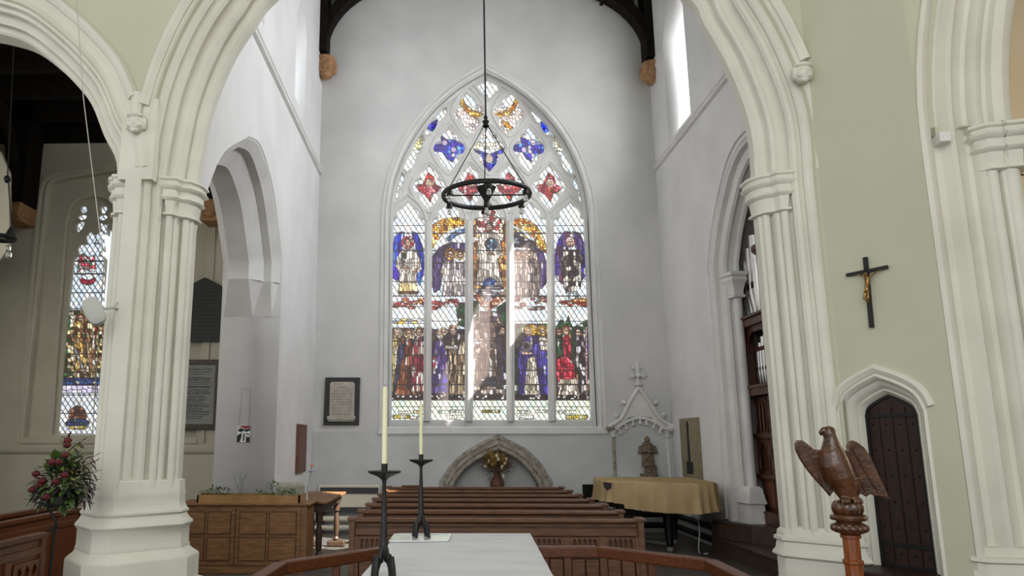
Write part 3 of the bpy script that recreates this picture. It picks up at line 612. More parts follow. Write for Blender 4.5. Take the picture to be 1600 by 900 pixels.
# ---- right transept wall with the organ arch and clerestory
RW = Plane((XR, 0, 0), (0, -1, 0), (1, 0, 0))
def rp(u, v, b=0): return RW.px(u, v, b)
ra = [rp(1110, 412), rp(1117, 350), rp(1134, 272), rp(1150, 232), rp(1162, 216)]
hs, ha = ra[0][0], ra[-1][0]; rb = [(2*ha-p[0], p[1]) for p in ra[::-1]]
ro = [(hs, 0)]+smooth_path(ra, 4)+smooth_path(rb, 4)[1:]+[(rb[-1][0], 0)]
ro2 = offset_path(ro[1:-1], -.02)
hole = [(p[0], p[1] if p[1] > .01 else -.05) for p in ro]
clR = [[(-12.02, 6.9), (-12.02, 8.9), (-12.6, 9.7), (-13.25, 8.9), (-13.25, 6.9)], [(-8.6, 6.9), (-8.6, 8.9), (-9.4, 9.7), (-10.2, 8.9), (-10.2, 6.9)]]
struct(slab(RW, [(-YB-.1, -.1), (-6.9, -.1), (-6.9, 11.3), (-YB-.1, 11.3)], [hole]+clR, 0, .75, 'wall_right', WHITE))
tr = thing('trim_21', (XR+.3, 10, 0), None, None); tr['kind'] = 'structure'; tr['label'] = 'white pointed moulded stone arch framing the organ in the right transept wall'
sweep(RW, ro[:], [(.12, 0), (.12, -.03), (.06, -.03), (.04, .02), (0, .04), (-.03, .0), (-.07, .02), (-.09, .09), (-.16, .12), (-.2, .12), (-.22, .16), (-.2, .2), (-.22, .26), (-.27, .28), (-.28, .32), (-.1, .36), (.02, .36)], 'arch_moulding', GREYS, tr)
py, pz = rp(1152, 490, .3)
poly = [(XR+.16, -hs-.2), (XR+.2, -hs-.34), (XR+.33, -hs-.34), (XR+.34, -hs-.2)]
ring_stack(poly, [(4.05, .07), (4.0, .07), (3.98, .04), (3.93, .06), (3.88, .03), (3.8, .01), (3.72, 0), (3.7, .025), (3.67, .02), (3.66, 0)], 'capital', GREYS, tr)
ring_stack(poly, [(.95, 0), (.92, .03), (.8, .05), (.72, .07), (.7, .04), (.5, .05), (.45, .09), (0, .1)], 'base', GREYS, tr)
MB().lathe((XR+.265, -hs-.27, 0), [(.06, .5), (.06, 3.7)], 14).build('shaft', GREYS, tr, smooth=True)
# daylight outside the clerestory windows is open sky; thin leaded glazing set at the outer face
struct(MB().box(XR+.75, XR+.77, 11.9, 13.4, 6.8, 6.95).build('trim_6', WHITE))
# ---- crossing wall: two arches springing from the pier
CW = front(6.5)
def cp(u, v, b=0): return CW.px(u, v, b)
def chamfer_prof(s, hood=True, back=.8):
    """moulded splay of width s: hollow and roll mouldings from the inner edge to the wall face"""
    w = [(0, 0), (.07, 0), (.10, .03), (.16, .045), (.22, .03), (.25, 0), (.30, -.012), (.35, 0), (.37, .03), (.42, .05), (.50, .05), (.55, .03), (.57, 0), (.63, -.012), (.68, 0), (.70, .03), (.74, .03), (.77, .0), (.82, -.01), (.87, .0), (.9, .025), (.94, .025), (.96, 0), (1, 0)]
    r = .70711; pts = [(s*t+q*r*.9, s*(1-t)+q*r*.9) for t, q in w]
    if hood: pts += [(s+.03, -.02), (s+.05, -.055), (s+.085, -.06), (s+.11, -.02), (s+.115, .01)]
    return pts
sC = .39; TH = .5
cl_half = [cp(310, 292, TH), cp(322, 237, TH), cp(338, 168, TH), cp(367, 98, TH), cp(400, 46, TH), cp(437, 0, TH)]
cr_half = [cp(1179, 295, TH), cp(1166, 209, TH), cp(1135, 120, TH), cp(1096, 50, TH), cp(1063, 0, TH)]
hl, hr = cp(288, 687, TH)[0], cp(1207, 687, TH)[0]; zs = 3.88
ha_ = (hl+hr)/2+.0
cpath = [(hl, 0), (hl, zs-.6)]+smooth_path([(hl, zs), cl_half[1], cl_half[2], cl_half[3], cl_half[4], cl_half[5], (-.85, 6.62), (ha_, 7.0)], 5)+smooth_path([(ha_, 7.0), (1.42, 6.62), cr_half[4], cr_half[3], cr_half[2], cr_half[1], (hr, zs)], 5)[1:]+[(hr, zs-.6), (hr, 0)]
# left arch (its right half is in view)
sL = .27
lr = [cp(173, 293, sL), cp(172, 253, sL), cp(163, 213, sL), cp(143, 163, sL), cp(117, 130, sL), cp(83, 97, sL), cp(43, 67, sL), cp(0, 53, sL)]
hr2 = cp(150, 687, sL)[0]; ha2 = lr[-1][0]-.25; za2 = lr[-1][1]+.05
lr[0] = (hr2, 3.86); lr[1] = (hr2-.02, lr[1][1])
half = smooth_path(lr+[(ha2, za2)], 4)
lpath = [(2*ha2-hr2, 0), (2*ha2-hr2, 3.3)]+[(2*ha2-p[0], p[1]) for p in half]+half[::-1][1:]+[(hr2, 3.3), (hr2, 0)]
def hole_of(path, d): q = offset_path(path, d); return [(q[0][0], -.3)]+q[1:-1]+[(q[-1][0], -.3)]
xcw = 3.29
outline = [(-12, -.4), (xcw+.03, -.4), (xcw+.03, 11.3), (-12, 11.3)]
struct(slab(CW, outline, [hole_of(cpath, sC-.02), hole_of(lpath, sL-.02)], 0.001, TH-.01, 'wall_front', SAGE))
zV = cp(213, 150)[1]
MB().box(-2.86, hl-sC+.03, 6.494, 6.7, 0, zV-.5).box(-2.93, -2.62, 6.4965, 6.7, 3.9, zV-.03).build('trim_26', CREAM, None)['kind'] = 'structure'
ca = thing('trim_22', (.28, 6.8, 0), None, None); ca['kind'] = 'structure'; ca['label'] = 'large cream moulded stone arch framing the transept, spanning the middle of the view'
sweep(CW, cpath, chamfer_prof(sC, False)+[(sC, TH-.05), (sC, TH), (0, TH)], 'arch_moulding', CREAM, ca)
aa = thing('trim_23', (lpath[0][0]*.5+hr2*.5, 6.8, 0), None, None); aa['kind'] = 'structure'; aa['label'] = 'cream moulded stone arch at the left edge opening onto the dark-roofed aisle'
sweep(CW, lpath, [(p[0]*1.0, p[1]) for p in chamfer_prof(sL, False)]+[(sL, TH-.05), (sL, TH), (0, TH)], 'arch_moulding', CREAM, aa)
sweep(CW, [p for p in lpath if p[1] > 3.95], [(sL-.02, .01), (sL+.0, -.004), (sL+.03, -.02), (sL+.06, -.006), (sL+.10, -.022), (sL+.14, -.006), (sL+.17, .01)], 'arch_moulding', CREAM, aa)
sweep(CW, [p for p in cpath if p[1] > 3.95], [(sC-.02, .01), (sC, -.009), (sC+.07, -.009), (sC+.07, .01)], 'arch_moulding', CREAM, ca)
# hood moulds over the arches end on carved heads
def hood(path, zcut, off, parent, xr=None):
    q = [p for p in path if p[1] >= zcut]
    sweep(CW, q, [(off-.02, .01), (off-.02, -.03), (off+.015, -.06), (off+.05, -.065), (off+.08, -.03), (off+.085, .01)], 'hood_mould', CREAM, parent)
hood([p for p in cpath if p[0] < .3 or p[1] > 4.72], zV-.22, sC+.04, ca); hood(lpath, zV-.2, sL+.15, aa)
q_ = cp(213, 194)[0]; MB().loft([[(q_+a, 6.5+b, z) for a, b in ((-.06, 0), (-.05, -.04), (-.02, -.06), (.02, -.06), (.05, -.04), (.06, 0))] for z in (cp(213, 190)[1], zV+.02)]).build('hood_stop', CREAM, ca)
def head_stop(c, r, name, m, label, cat='corbel', sy=1.0, seed=3, group=None):
    mb = MB(); x, y, z = c
    mb.ball((x, y, z), r, r*sy, r*1.15, noise=.06, seed=seed); mb.ball((x, y-r*sy*.75, z-.12*r), r*.22, r*.35, r*.42)       # nose
    mb.ball((x, y-r*sy*.35, z+r*.85), r*1.05, r*.85, r*.35)                                                                 # cap
    for s_ in (-1, 1): mb.ball((x+s_*r*.42, y-r*sy*.82, z+.28*r), r*.2, r*.15, r*.12); mb.ball((x+s_*r*.5, y-r*sy*.62, z-.3*r), r*.35, r*.3, r*.32); mb.ball((x+s_*r*.92, y, z+.05*r), r*.25, r*.5, r*.8)
    mb.ball((x, y-r*sy*.72, z-.62*r), r*.38, r*.22, r*.12); mb.ball((x, y-r*sy*.55, z-.95*r), r*.4, r*.35, r*.28)
    o = mb.build(name, m, smooth=True, remesh=r*.07); return tag(o, label, cat, group)
p = atY(213, 194, 6.46); head_stop((p.x, 6.46, p.z), .078, 'carved_head_stop', CREAM, 'small cream carved head where the two hood moulds meet on the left pier')
p = atY(1253, 116, 6.46); head_stop((p.x, 6.46, p.z), .078, 'carved_head_stop', CREAM, 'small cream carved head at the right end of the central hood mould')
# the pier: base and capitals
def chpts(h, s, sgn, ts):   # plan points along the splay
    return [(h+sgn*s*t, 6.5+s*(1-t)) for t in ts]
pier = thing('stone_pier', (-2.75, 6.9, 0), 'cream clustered stone pier on a tall stepped polygonal base left of centre', 'pillar')
plan = [(-3.10, 6.78), (-2.85, 6.49), (hl-sC, 6.49), (hl+.01, 6.5+sC), (hl+.01, 7.02), (-3.10, 7.02)]
sc_ = lambda L: [(z, d*.58 if d > .02 else d) for z, d in L]
ring_stack(plan, sc_([(1.27, -.03), (1.25, .008), (1.17, .014), (1.15, .03), (1.125, .03), (1.11, .015), (1.05, .035), (1.01, .06), (1.0, .08), (.985, .085), (.965, .06), (.93, .09), (.905, .13), (.885, .14), (.865, .12), (.85, .1), (.72, .1), (.70, .115), (.685, .11), (.66, .14), (.63, .2), (.615, .225), (.60, .23), (0, .23)]), 'base', CREAM, pier)
foot = [(q.x, q.y) for q in offset_poly(plan, .15)]
ring_stack(foot, [(.42, -.02), (.40, .02), (.36, .05), (.30, .05), (0, .05)], 'plinth', CREAM, pier)
CAPP = [(.02, .0), (.0, .06), (-.025, .065), (-.04, .045), (-.06, .045), (-.085, .065), (-.105, .055), (-.12, .03), (-.17, .03), (-.19, .045), (-.205, .035), (-.22, .012), (-.33, .0), (-.335, .02), (-.355, .022), (-.365, 0)]
def capital(poly, ztop, parent, k=1.0): return ring_stack(poly, [(ztop+z*k, d*k) for z, d in CAPP][::-1], 'capital', CREAM, parent)
def capplan(h, s, sgn):
    P1, P2, P3 = chpts(h, s, sgn, (.50, .27, 0)); n = Vector((-sgn, -1)).normalized()*.035
    pts = [P1, tuple(Vector(P1)*.6+Vector(P2)*.4+n), tuple(Vector(P2)*.9+Vector(P1)*.1+n*.2), tuple(Vector(P2)*.6+Vector(P3)*.4+n), tuple(Vector(P3)+n*.3), (h-sgn*.015, 6.93), (h-sgn*.015, 7.0), (h+sgn*s*.6, 7.0)]
    a = sum(pts[i][0]*pts[(i+1) % len(pts)][1]-pts[(i+1) % len(pts)][0]*pts[i][1] for i in range(len(pts)))
    return pts if a > 0 else pts[::-1]
capital(capplan(hl, sC, -1), 3.98, ca); capital(capplan(hr, sC, 1), 3.98, ca); capital(capplan(hr2, sL, 1), 3.98, aa)
# engaged shafts under the capitals
for h, s, sg, par in ((hl, sC, -1, ca), (hr, sC, 1, ca), (hr2, sL, 1, aa)):
    for t in (.42, .12):
        q = chpts(h, s, sg, (t,))[0]; MB().lathe((q[0]+sg*.008, q[1]+.008, 0), [(.035, .75 if h > 0 else 1.2), (.035, 3.7)], 12).build('shaft', CREAM, par, smooth=True)
# right pier base
rplan = [(hr-.01, 7.02), (hr-.01, 6.5+sC), (hr+.1, 6.77), (hr+sC, 6.49), (3.325, 6.49), (3.325, 7.02)]
rpier = thing('stone_pier', (3.1, 6.9, 0), 'cream clustered stone pier right of centre behind the eagle lectern', 'pillar')
ring_stack(rplan, [(.88, -.03), (.84, .008), (.80, .012), (.79, .03), (.765, .032), (.75, .015), (.69, .025), (.66, .045), (.64, .048), (.62, .02), (.46, .02), (.44, .03), (.40, .04), (.36, .06), (.34, .065), (0, .065)], 'base', CREAM, rpier)
# ---- canted wall with the stair door
S = Vector((xcw, 6.5, 0)); E = S+Vector((.5, -.866, 0)).normalized()*.87
KW = Plane(S, (.5, -.866, 0), (.866, .5, 0))
def kp(u, v, b=0): return KW.px(u, v, b)
db = .16
dl, dr = kp(1357, 690, db)[0], kp(1441, 690, db)[0]; dspL = kp(1353, 650, db)[1]; dap = kp(1389, 618, db); dspR = dspL
dbot = .62
dpath = [(dl, dbot), (dl, dspL)]+smooth_path([(dl, dspL), (dl+.03, dspL+.07), (dl+.12, dap[1]-.03), ((dl+dr)/2, dap[1]+.01)], 4)[1:]+smooth_path([((dl+dr)/2, dap[1]+.01), (dr-.12, dap[1]-.03), (dr-.03, dspL+.07), (dr, dspL)], 4)[1:]+[(dr, dbot)]
hk = [(p[0], p[1]) for p in offset_path(dpath, .12)]; hk[0] = (hk[0][0], dbot-.1); hk[-1] = (hk[-1][0], dbot-.1)
struct(slab(KW, [(0, -.1), (.86, -.1), (.86, 11), (0, 11)], [hk], 0, .5, 'wall_canted', SAGE))
da = thing('trim_24', KW.pt((dl+dr)/2, 0, .1), None, None); da['kind'] = 'structure'; da['label'] = 'small cream four-centred stone door arch with hood in the sage wall on the right'
sweep(KW, dpath, [(0, db+.06), (0, db-.02), (.03, db-.06), (.045, db-.05), (.055, db-.08), (.08, .05), (.1, .04), (.11, .01), (.13, -.01), (.15, 0), (.15, .04), (.12, .3), (0, .3)], 'arch_moulding', CREAM, da)
hp = [p for p in offset_path(dpath, 0) if p[1] >= dspL-.01]
sweep(KW, hp, [(.155, .01), (.155, -.006), (.19, -.028), (.215, -.02), (.225, .01)], 'hood_mould', CREAM, da)
MB().pbox(KW, dl-.12, dr+.12, dbot-.1, dbot+.003, .0, .3).build('threshold', DARKW, da)
d1 = thing('door_1', KW.pt(dl, dbot, db), None, None); d1['kind'] = 'structure'
dd = [(p[0], p[1]) for p in dpath]; slab(KW, [(p[0]*1, p[1]) for p in dd], [], db, db+.06, 'plank_panel', DARKW, d1)
for k in range(1, 4): MB().pbox(KW, dl+(dr-dl)*k/4-.004, dl+(dr-dl)*k/4+.004, dbot+.02, dap[1]-.09, db-.008, db+.001).build('cover_strip', DARKW, d1)
slab(KW, offset_path(dd, .0), [offset_path([(p[0], p[1]+(.025 if i in (0, len(dd)-1) else 0)) for i, p in enumerate(dd)], -.022)], db-.012, db+.002, 'edge_iron', IRON, d1)
for z in (dspL-.015, dbot+.16): MB().pbox(KW, dl+.01, dr-.01, z, z+.028, db-.014, db).build('strap_hinge', IRON, d1)
mb = MB()
for j in range(6):
    for i in range(4):
        mb.ball(KW.pt(dl+(dr-dl)*(i+.5)/4, dbot+.1+j*.2, db-.002), .009, n=6, m=4)
mb.build('studs', IRON, d1, smooth=True)['kind'] = 'stuff'
q = kp(1410, 878, -.02)
tag(MB().pbox(KW, dl-.01, dr+.05, 0, .625, -.28, -.003).build('wooden_step', DARKW, bevel=.012), 'dark red-brown wooden step box below the small arched door', 'step')
# ---- compound pier and arch on the far right
FR = Plane(E, (1, -.18, 0), (.18, 1, 0))
def fp(u, v, b=0): return FR.px(u, v, b)
wv = [(0, 0), (.03, -.02), (.07, 0), (.1, .05), (.15, .06), (.18, .02), (.2, -.01), (.24, .0), (.27, .05), (.34, .09), (.37, .08), (.38, .03), (.41, 0), (.45, .02), (.47, .05), (.5, .05), (.52, 0), (.58, -.03), (.64, 0), (.68, .08), (.72, .16), (.72, .5), (-.02, .5)]
fz = 3.9; Rf = 4.2; fpath = [(.72, 0), (.72, fz)]
for i in range(1, 12): a = i*.06; fpath.append((.72+Rf*(1-math.cos(a)), fz+Rf*math.sin(a)))
cx, cz = fpath[-1]
fa = thing('trim_25', (4.1, 5.8, 0), None, None); fa['kind'] = 'structure'; fa['label'] = 'cream moulded stone arch and pier at the right edge beside the small arched door'
sweep(FR, fpath, [(.72-h, b) for h, b in wv][::-1], 'arch_moulding', CREAM, fa)
def fpoly(h0, h1, b0, b1, c=.05):
    pts = [(h0, b1), (h0, b0+c), (h0+c, b0), ((h0+h1)/2-.02, b0+.0), ((h0+h1)/2, b0+.025), ((h0+h1)/2+.02, b0-.01), (h1-c, b0-.02), (h1, b0+c), (h1, b1)]
    w = [FR.pt(h, 0, b) for h, b in pts]; w = [(p.x, p.y) for p in w]
    a = sum(w[i][0]*w[(i+1) % len(w)][1]-w[(i+1) % len(w)][0]*w[i][1] for i in range(len(w))); return w if a > 0 else w[::-1]
capital(fpoly(.40, .70, -.02, .3), 3.97, fa, 1.0)
for h in (.46, .585): 
    q = FR.pt(h, 0, .02); MB().lathe((q.x, q.y, 0), [(.04 if h < .5 else .055, .7), (.04 if h < .5 else .055, 3.7)], 14).build('shaft', CREAM, fa, smooth=True)
ring_stack(fpoly(.0, .70, -.02, .3), [(.86, -.01), (.80, .0), (.79, .03), (.765, .035), (.75, .015), (.6, .03), (.5, .05), (.45, .08), (0, .08)], 'base', CREAM, fa)
q = FR.pt(0, 0, 0)
struct(slab(FR, [(.0, 4.0), (8, 4.0), (8, 10.4), (.0, 10.4)], [[(p[0]+.0, p[1]) for p in [(.3, 3.99)]+offset_path(fpath, .6)[1:]]+[(7.5, 8), (7.5, 3.99)]], .03, .45, 'wall_south', SAGE))
struct(MB().box(4.4, 10, 7.41, 7.6, 0, 10.2).build('wall_right', BEIGE))
struct(MB().box(9.9, 10.2, -4.4, 9.5, 0, 10.2).build('wall_right', BEIGE))
p0 = atY(1572, 271, 7.4); p1 = atY(1640, 273, 7.4)
tag(MB().tube([p0, (p0+p1)/2+Vector((0, 0, -.01)), p1], .006, 6).build('wire', IRON), 'thin dark wire stretched across the warm beige wall at the right edge', 'wire')
struct(MB().box(3.3, 5.2, 7.0, 7.4, 0, 11.3).build('trim_7', SAGE))
struct(MB().box(XR+.8, 5.25, 6.9, 7.4, 0, 11.3).build('trim_8', WHITE))
struct(MB().box(5.9, 6.0, 7.65, 14.9, 0, 6).build('wall_organ', DARKW))
struct(MB().box(XR+.6, 6.0, 7.65, 14.9, 6.0, 6.2).build('ceiling', BLACKW))
struct(MB().box(XR+.6, 6.0, 14.6, 14.9, 0, 6).build('wall_organ', WHITE))

# ---- left aisle beyond the arches
AW = front(14.8)
def ap(u, v, b=0): return AW.px(u, v, b)
ag = [(86, 700), (96, 550), (108, 400), (114, 350), (120, 318), (143, 300), (170, 316), (178, 350), (176, 400), (172, 550), (168, 700)]
a_l, a_r = ap(93, 675)[0]-.06, ap(150, 675)[0]+.22; asill = ap(100, 682)[1]; aspr = ap(110, 340)[1]
reL, reR = ap(36, 680)[0], -4.75; rez = ap(60, 300)[1]; rea = ap(140, 262)[1]
rpath = [(reL, asill-.12), (reL, rez)]+smooth_path([(reL, rez), (reL+.15, rez+.25), ((reL+reR)/2-.6, rea-.1), ((reL+reR)/2, rea)], 4)[1:]+smooth_path([((reL+reR)/2, rea), ((reL+reR)/2+.6, rea-.1), (reR-.15, rez+.25), (reR, rez)], 4)[1:]+[(reR, asill-.12)]
struct(slab(AW, [(-12, -.1), (XL-.8, -.1), (XL-.8, ap(120, 224)[1]), (-12, ap(120, 224)[1])], [rpath], 0, .2, 'wall_aisle', AISLE))
w3 = thing('window_3', AW.pt((a_l+a_r)/2, asill, .3), None, None); w3['kind'] = 'structure'
AG = front(15.05)
aopen = [[(88.5, 678), (112, 396), (114.5, 384), (119, 380), (121, 378), (122.5, 374), (119, 366), (121, 360), (128, 356), (133, 370), (133, 355)],]
def zz(pts): return [(80+x/4.737, 310+y/4.737) for x, y in pts]
main_o = [(89.5, 677), (103, 520)]+zz([(163, 460), (172, 440), (190, 428), (210, 425), (196, 400), (196, 365), (215, 342), (255, 340), (272, 335), (256, 300), (258, 275), (290, 240), (325, 275), (328, 305), (312, 335), (340, 335), (372, 345), (376, 375), (352, 405), (348, 425), (372, 430), (386, 445), (386, 470)])+[(153, 520), (143, 677)]
sm = [zz([(214, 80), (222, 60), (245, 52), (264, 66), (262, 90), (250, 108), (228, 110)]), zz([(195, 135), (220, 118), (250, 120), (268, 135), (245, 155), (222, 158), (204, 150)]), zz([(190, 190), (215, 168), (243, 172), (238, 205), (212, 240), (188, 252), (184, 215)]),
      zz([(360, 80), (368, 62), (390, 54), (410, 68), (408, 92), (396, 110), (372, 108)]), zz([(345, 140), (365, 120), (395, 118), (414, 136), (400, 156), (375, 162), (355, 152)]), zz([(358, 180), (380, 168), (405, 172), (412, 205), (406, 258), (380, 240), (362, 212)])]
# a second light of the same window stands to the right, hidden behind the pier
dx2 = 68
def ga(pts, b=0): return [AG.px(u, v, b) for u, v in pts]
slab(AG, [(reL-.1, asill-.3), (reR+.1, asill-.3), (reR+.1, rea+.1), (reL-.1, rea+.1)], [ga(main_o)]+[ga(q) for q in sm], 0, .14, 'tracery', AISLE, w3, bevel=.02)
slab(AG, [(reL-.1, asill-.3), (reR+.1, asill-.3), (reR+.1, rea+.1), (reL-.1, rea+.1)], [ga([(80, 679), (100, 400), (104, 350), (112, 322), (122, 312), (143, 306), (166, 312), (176, 322), (178, 350), (172, 420), (160, 679)], -.1)], -.1, 0, 'jamb', AISLE, w3, bevel=.03)
MB().pbox(AW, reL-.03, reR+.03, asill-.14, asill-.02, -.04, .4).build('sill', AISLE, w3, bevel=.02)
sweep(AW, rpath, [(0, .2), (-.02, .05), (0, -.005), (.03, -.02), (.06, -.006), (.1, -.006), (.12, -.04), (.16, -.04), (.18, .01), (.1, .1)], 'frame', AISLE, w3)
Q = Paint(84, 176, 312, 682, .8); Q.fill(np.ones(Q.U.shape, bool), ['f4faff', 'e0eefa', 'ffffff', 'd4e6f4'], dia=True, jit=.08)
Q.poly([(124, 398), (132, 396), (138, 402), (148, 398), (150, 424), (142, 424), (128, 420), (120, 428), (122, 412)], ['e0b8c0', 'c84858', 'f4f4f4', '2c7a60'], sx=4, sy=5); Q.ell(137, 438, 12, 7, ['b83048', 'c84058'], sx=4, sy=6); Q.ell(137, 432, 9, 5, 'eef4fa', sx=8, sy=8)
Q.rect(84, 176, 484, 600, BRN+GRN+CRM+['f0e8d0', 'd8c890', 'e8e8e0', '3a3a28'], sx=5, sy=6)
Q.poly([(118, 492), (136, 490), (138, 508), (142, 530), (138, 560), (128, 596), (116, 594), (118, 560), (112, 530)], ['c8a050', 'e0c890', '8a6238', '604028', 'd8b870'], sx=5, sy=8); Q.poly([(140, 508), (152, 508), (148, 545), (140, 548)], ['a81828', 'c02838'], sx=5, sy=6); Q.head(126, 497, 5, None, hair='7a4a28')
Q.poly([(130, 508), (148, 498), (150, 600), (142, 600)], CRM+BRN, sx=4, sy=8); Q.poly([(114, 542), (117, 541), (134, 582), (131, 584)], 'e8eef4')
Q.rect(84, 176, 590, 602, ['1c3c70', '284c80', '142c50'], sx=6, sy=5); Q.rect(84, 176, 602, 614, ['e0d8f4', 'd0c8ec', 'f0ecfc'], sx=8, sy=8); Q.rect(84, 176, 614, 682, ['f0f6fc', 'e4eefa', 'ffffff'], dia=True)
Q.ell(121, 650, 14, 16, ['6a3c28', '88543c', '4a2c20', 'a87858'], sx=5, sy=5); Q.ell(121, 661, 19, 7, ['1c2c60', '2c3c78', '1c4a48'], sx=5, sy=5); Q.ell(122, 668, 15, 3, ['d8c878', 'c0a850'], sx=5, sy=5)
Q.finish(bars=(408, 428, 457, 482, 523, 553, 581, 617, 646), bt=.9)
for q in [main_o]+sm: Q.panel(q, AG, 'stained_glass', GLASS2, w3, b=.07)
# string course, roof, walls
zst = ap(300, 704)[1]
mb = MB(); mb.loft([[(x, 14.8-a, zst-.03+b) for a, b in [(0, -.04), (.04, -.02), (.07, .02), (.07, .05), (0, .09)]] for x in (-12, XL-.86)]); struct(mb.build('trim_9', AISLE, smooth=True))
struct(MB().box(-12, XL-.85, 7.2, 15.6, 8.3, 8.6).build('ceiling', BLACKW))
struct(MB().box(-12, XL-.85, 14.95, 15.3, 7.4, 8.4).build('trim_10', BLACKW))
for k in range(7):
    y = 7.9+k*1.05; tag(MB().box(-12, XL-.9, y, y+.16, 7.9, 8.31).build('roof_beam', BLACKW), None, 'beam', 'black aisle roof beams')['label'] = 'black timber beam crossing the dark roof of the left aisle'
struct(MB().box(-12.1, -11.8, 7.2, 15, 0, 8.4).build('wall_aisle', AISLE))
pk = [atY(0, 236, 12.6), atY(14, 270, 12.6), atY(14, 385, 12.6), atY(0, 405, 12.6)]
struct(slab(front(12.6), [(-12, pk[0].z+.8)]+[(p.x, p.z) for p in pk]+[(-12, pk[3].z-1.2)], [], 0, .08, 'trim_11', AISLE))
p = atY(22, 330, 14.3)
tt = thing('roof_post', (p.x, 14.3, 4), 'black timber wall post with curved brace beside the left aisle window', 'post')
MB().box(p.x-.2, p.x+.2, 14.2, 14.75, atY(22, 318, 14.3).z, 8.3).build('post', BLACKW, tt)
MB().tube([(p.x, 14.3, 6.4), (p.x, 13.9, 7.4), (p.x, 13.2, 8.2)], .12, 8).build('brace', BLACKW, tt)
zt, zb = atY(22, 318, 14.3).z, atY(22, 346, 14.3).z
tag(MB().loft([[(p.x+s*w, y, z) for s, y in ((-1, 14.8), (-1, 14.15), (1, 14.15), (1, 14.8))] for z, w in ((zt, .2), (zt-.12, .2), (zb+.1, .17), (zb+.05, .21), (zb, .18))][::-1]).build('stone_corbel', CORB, bevel=.03), 'brown stone corbel under the black post beside the left aisle window', 'corbel')
p = atY(333, 330, 14.5); zt, zb = atY(333, 315, 14.5).z, atY(333, 349, 14.5).z
tag(MB().box(p.x-.18, p.x+.22, 14.3, 14.8, zb, zt).ball((p.x, 14.3, (zt+zb)/2), .15, .12, .17).build('stone_corbel', CORB, bevel=.03), 'brown carved stone corbel in the aisle seen through the left transept arch', 'corbel')
tag(MB().box(p.x-.17, p.x+.2, 14.3, 14.8, zt, 8.3).build('roof_post', BLACKW), 'black timber post above the carved corbel seen through the left transept arch', 'post')

# ---- timber of the transept roof and its corbels
for sgn, u, v0, v1, lab in ((1, 500, 86, 126, 'left'), (-1, 1024, 95, 134, 'right')):
    xw = XL if sgn > 0 else XR; zc = atY(u, v0, 13.95).z
    t = thing('roof_brace', (xw, 13.95, zc), 'black curved timber roof brace above the carved head on the end wall %s' % lab, 'beam')
    MB().box(min(xw, xw+sgn*.15), max(xw, xw+sgn*.15), 13.75, 14.18, zc, 11.2).build('wall_post', BLACKW, t)
    R1, n = 1.95, 14; xc = xw+sgn*(.13+R1); zc0 = zc+.15; pts_i = []; pts_o = []
    for i in range(n+1):
        a = (PI/2)*i/n; pts_i.append((xc-sgn*R1*math.cos(a), zc0+1.25*R1*.62*math.sin(a))); pts_o.append((xc-sgn*(R1+.17)*math.cos(a), zc0+1.25*R1*.62*math.sin(a)+.22*math.sin(a)+.02))
    slab(front(13.8), pts_i+pts_o[::-1], [], 0, .3, 'brace', BLACKW, t)
    MB().box(min(xw, xw+sgn*6.4/2), max(xw, xw+sgn*6.4/2), 13.8, 14.15, zc0+1.25*R1*.62+.2, zc0+1.25*R1*.62+.5).build('tie_beam', BLACKW, t)
    for k in range(3): MB().box(xw+sgn*(.35+.28*k)-.03, xw+sgn*(.35+.28*k)+.03, 13.85, 14.1, zc0+.9+.12*k, zc0+1.8).build('stud', BLACKW, t)
    c = atY(u+(8 if sgn > 0 else -5), (v0+v1)/2, 13.95)
    head_stop((c.x, 13.98, c.z), .2, 'stone_corbel', CORB, 'brown carved head corbel under the %s roof brace of the end wall' % lab, seed=int(u))

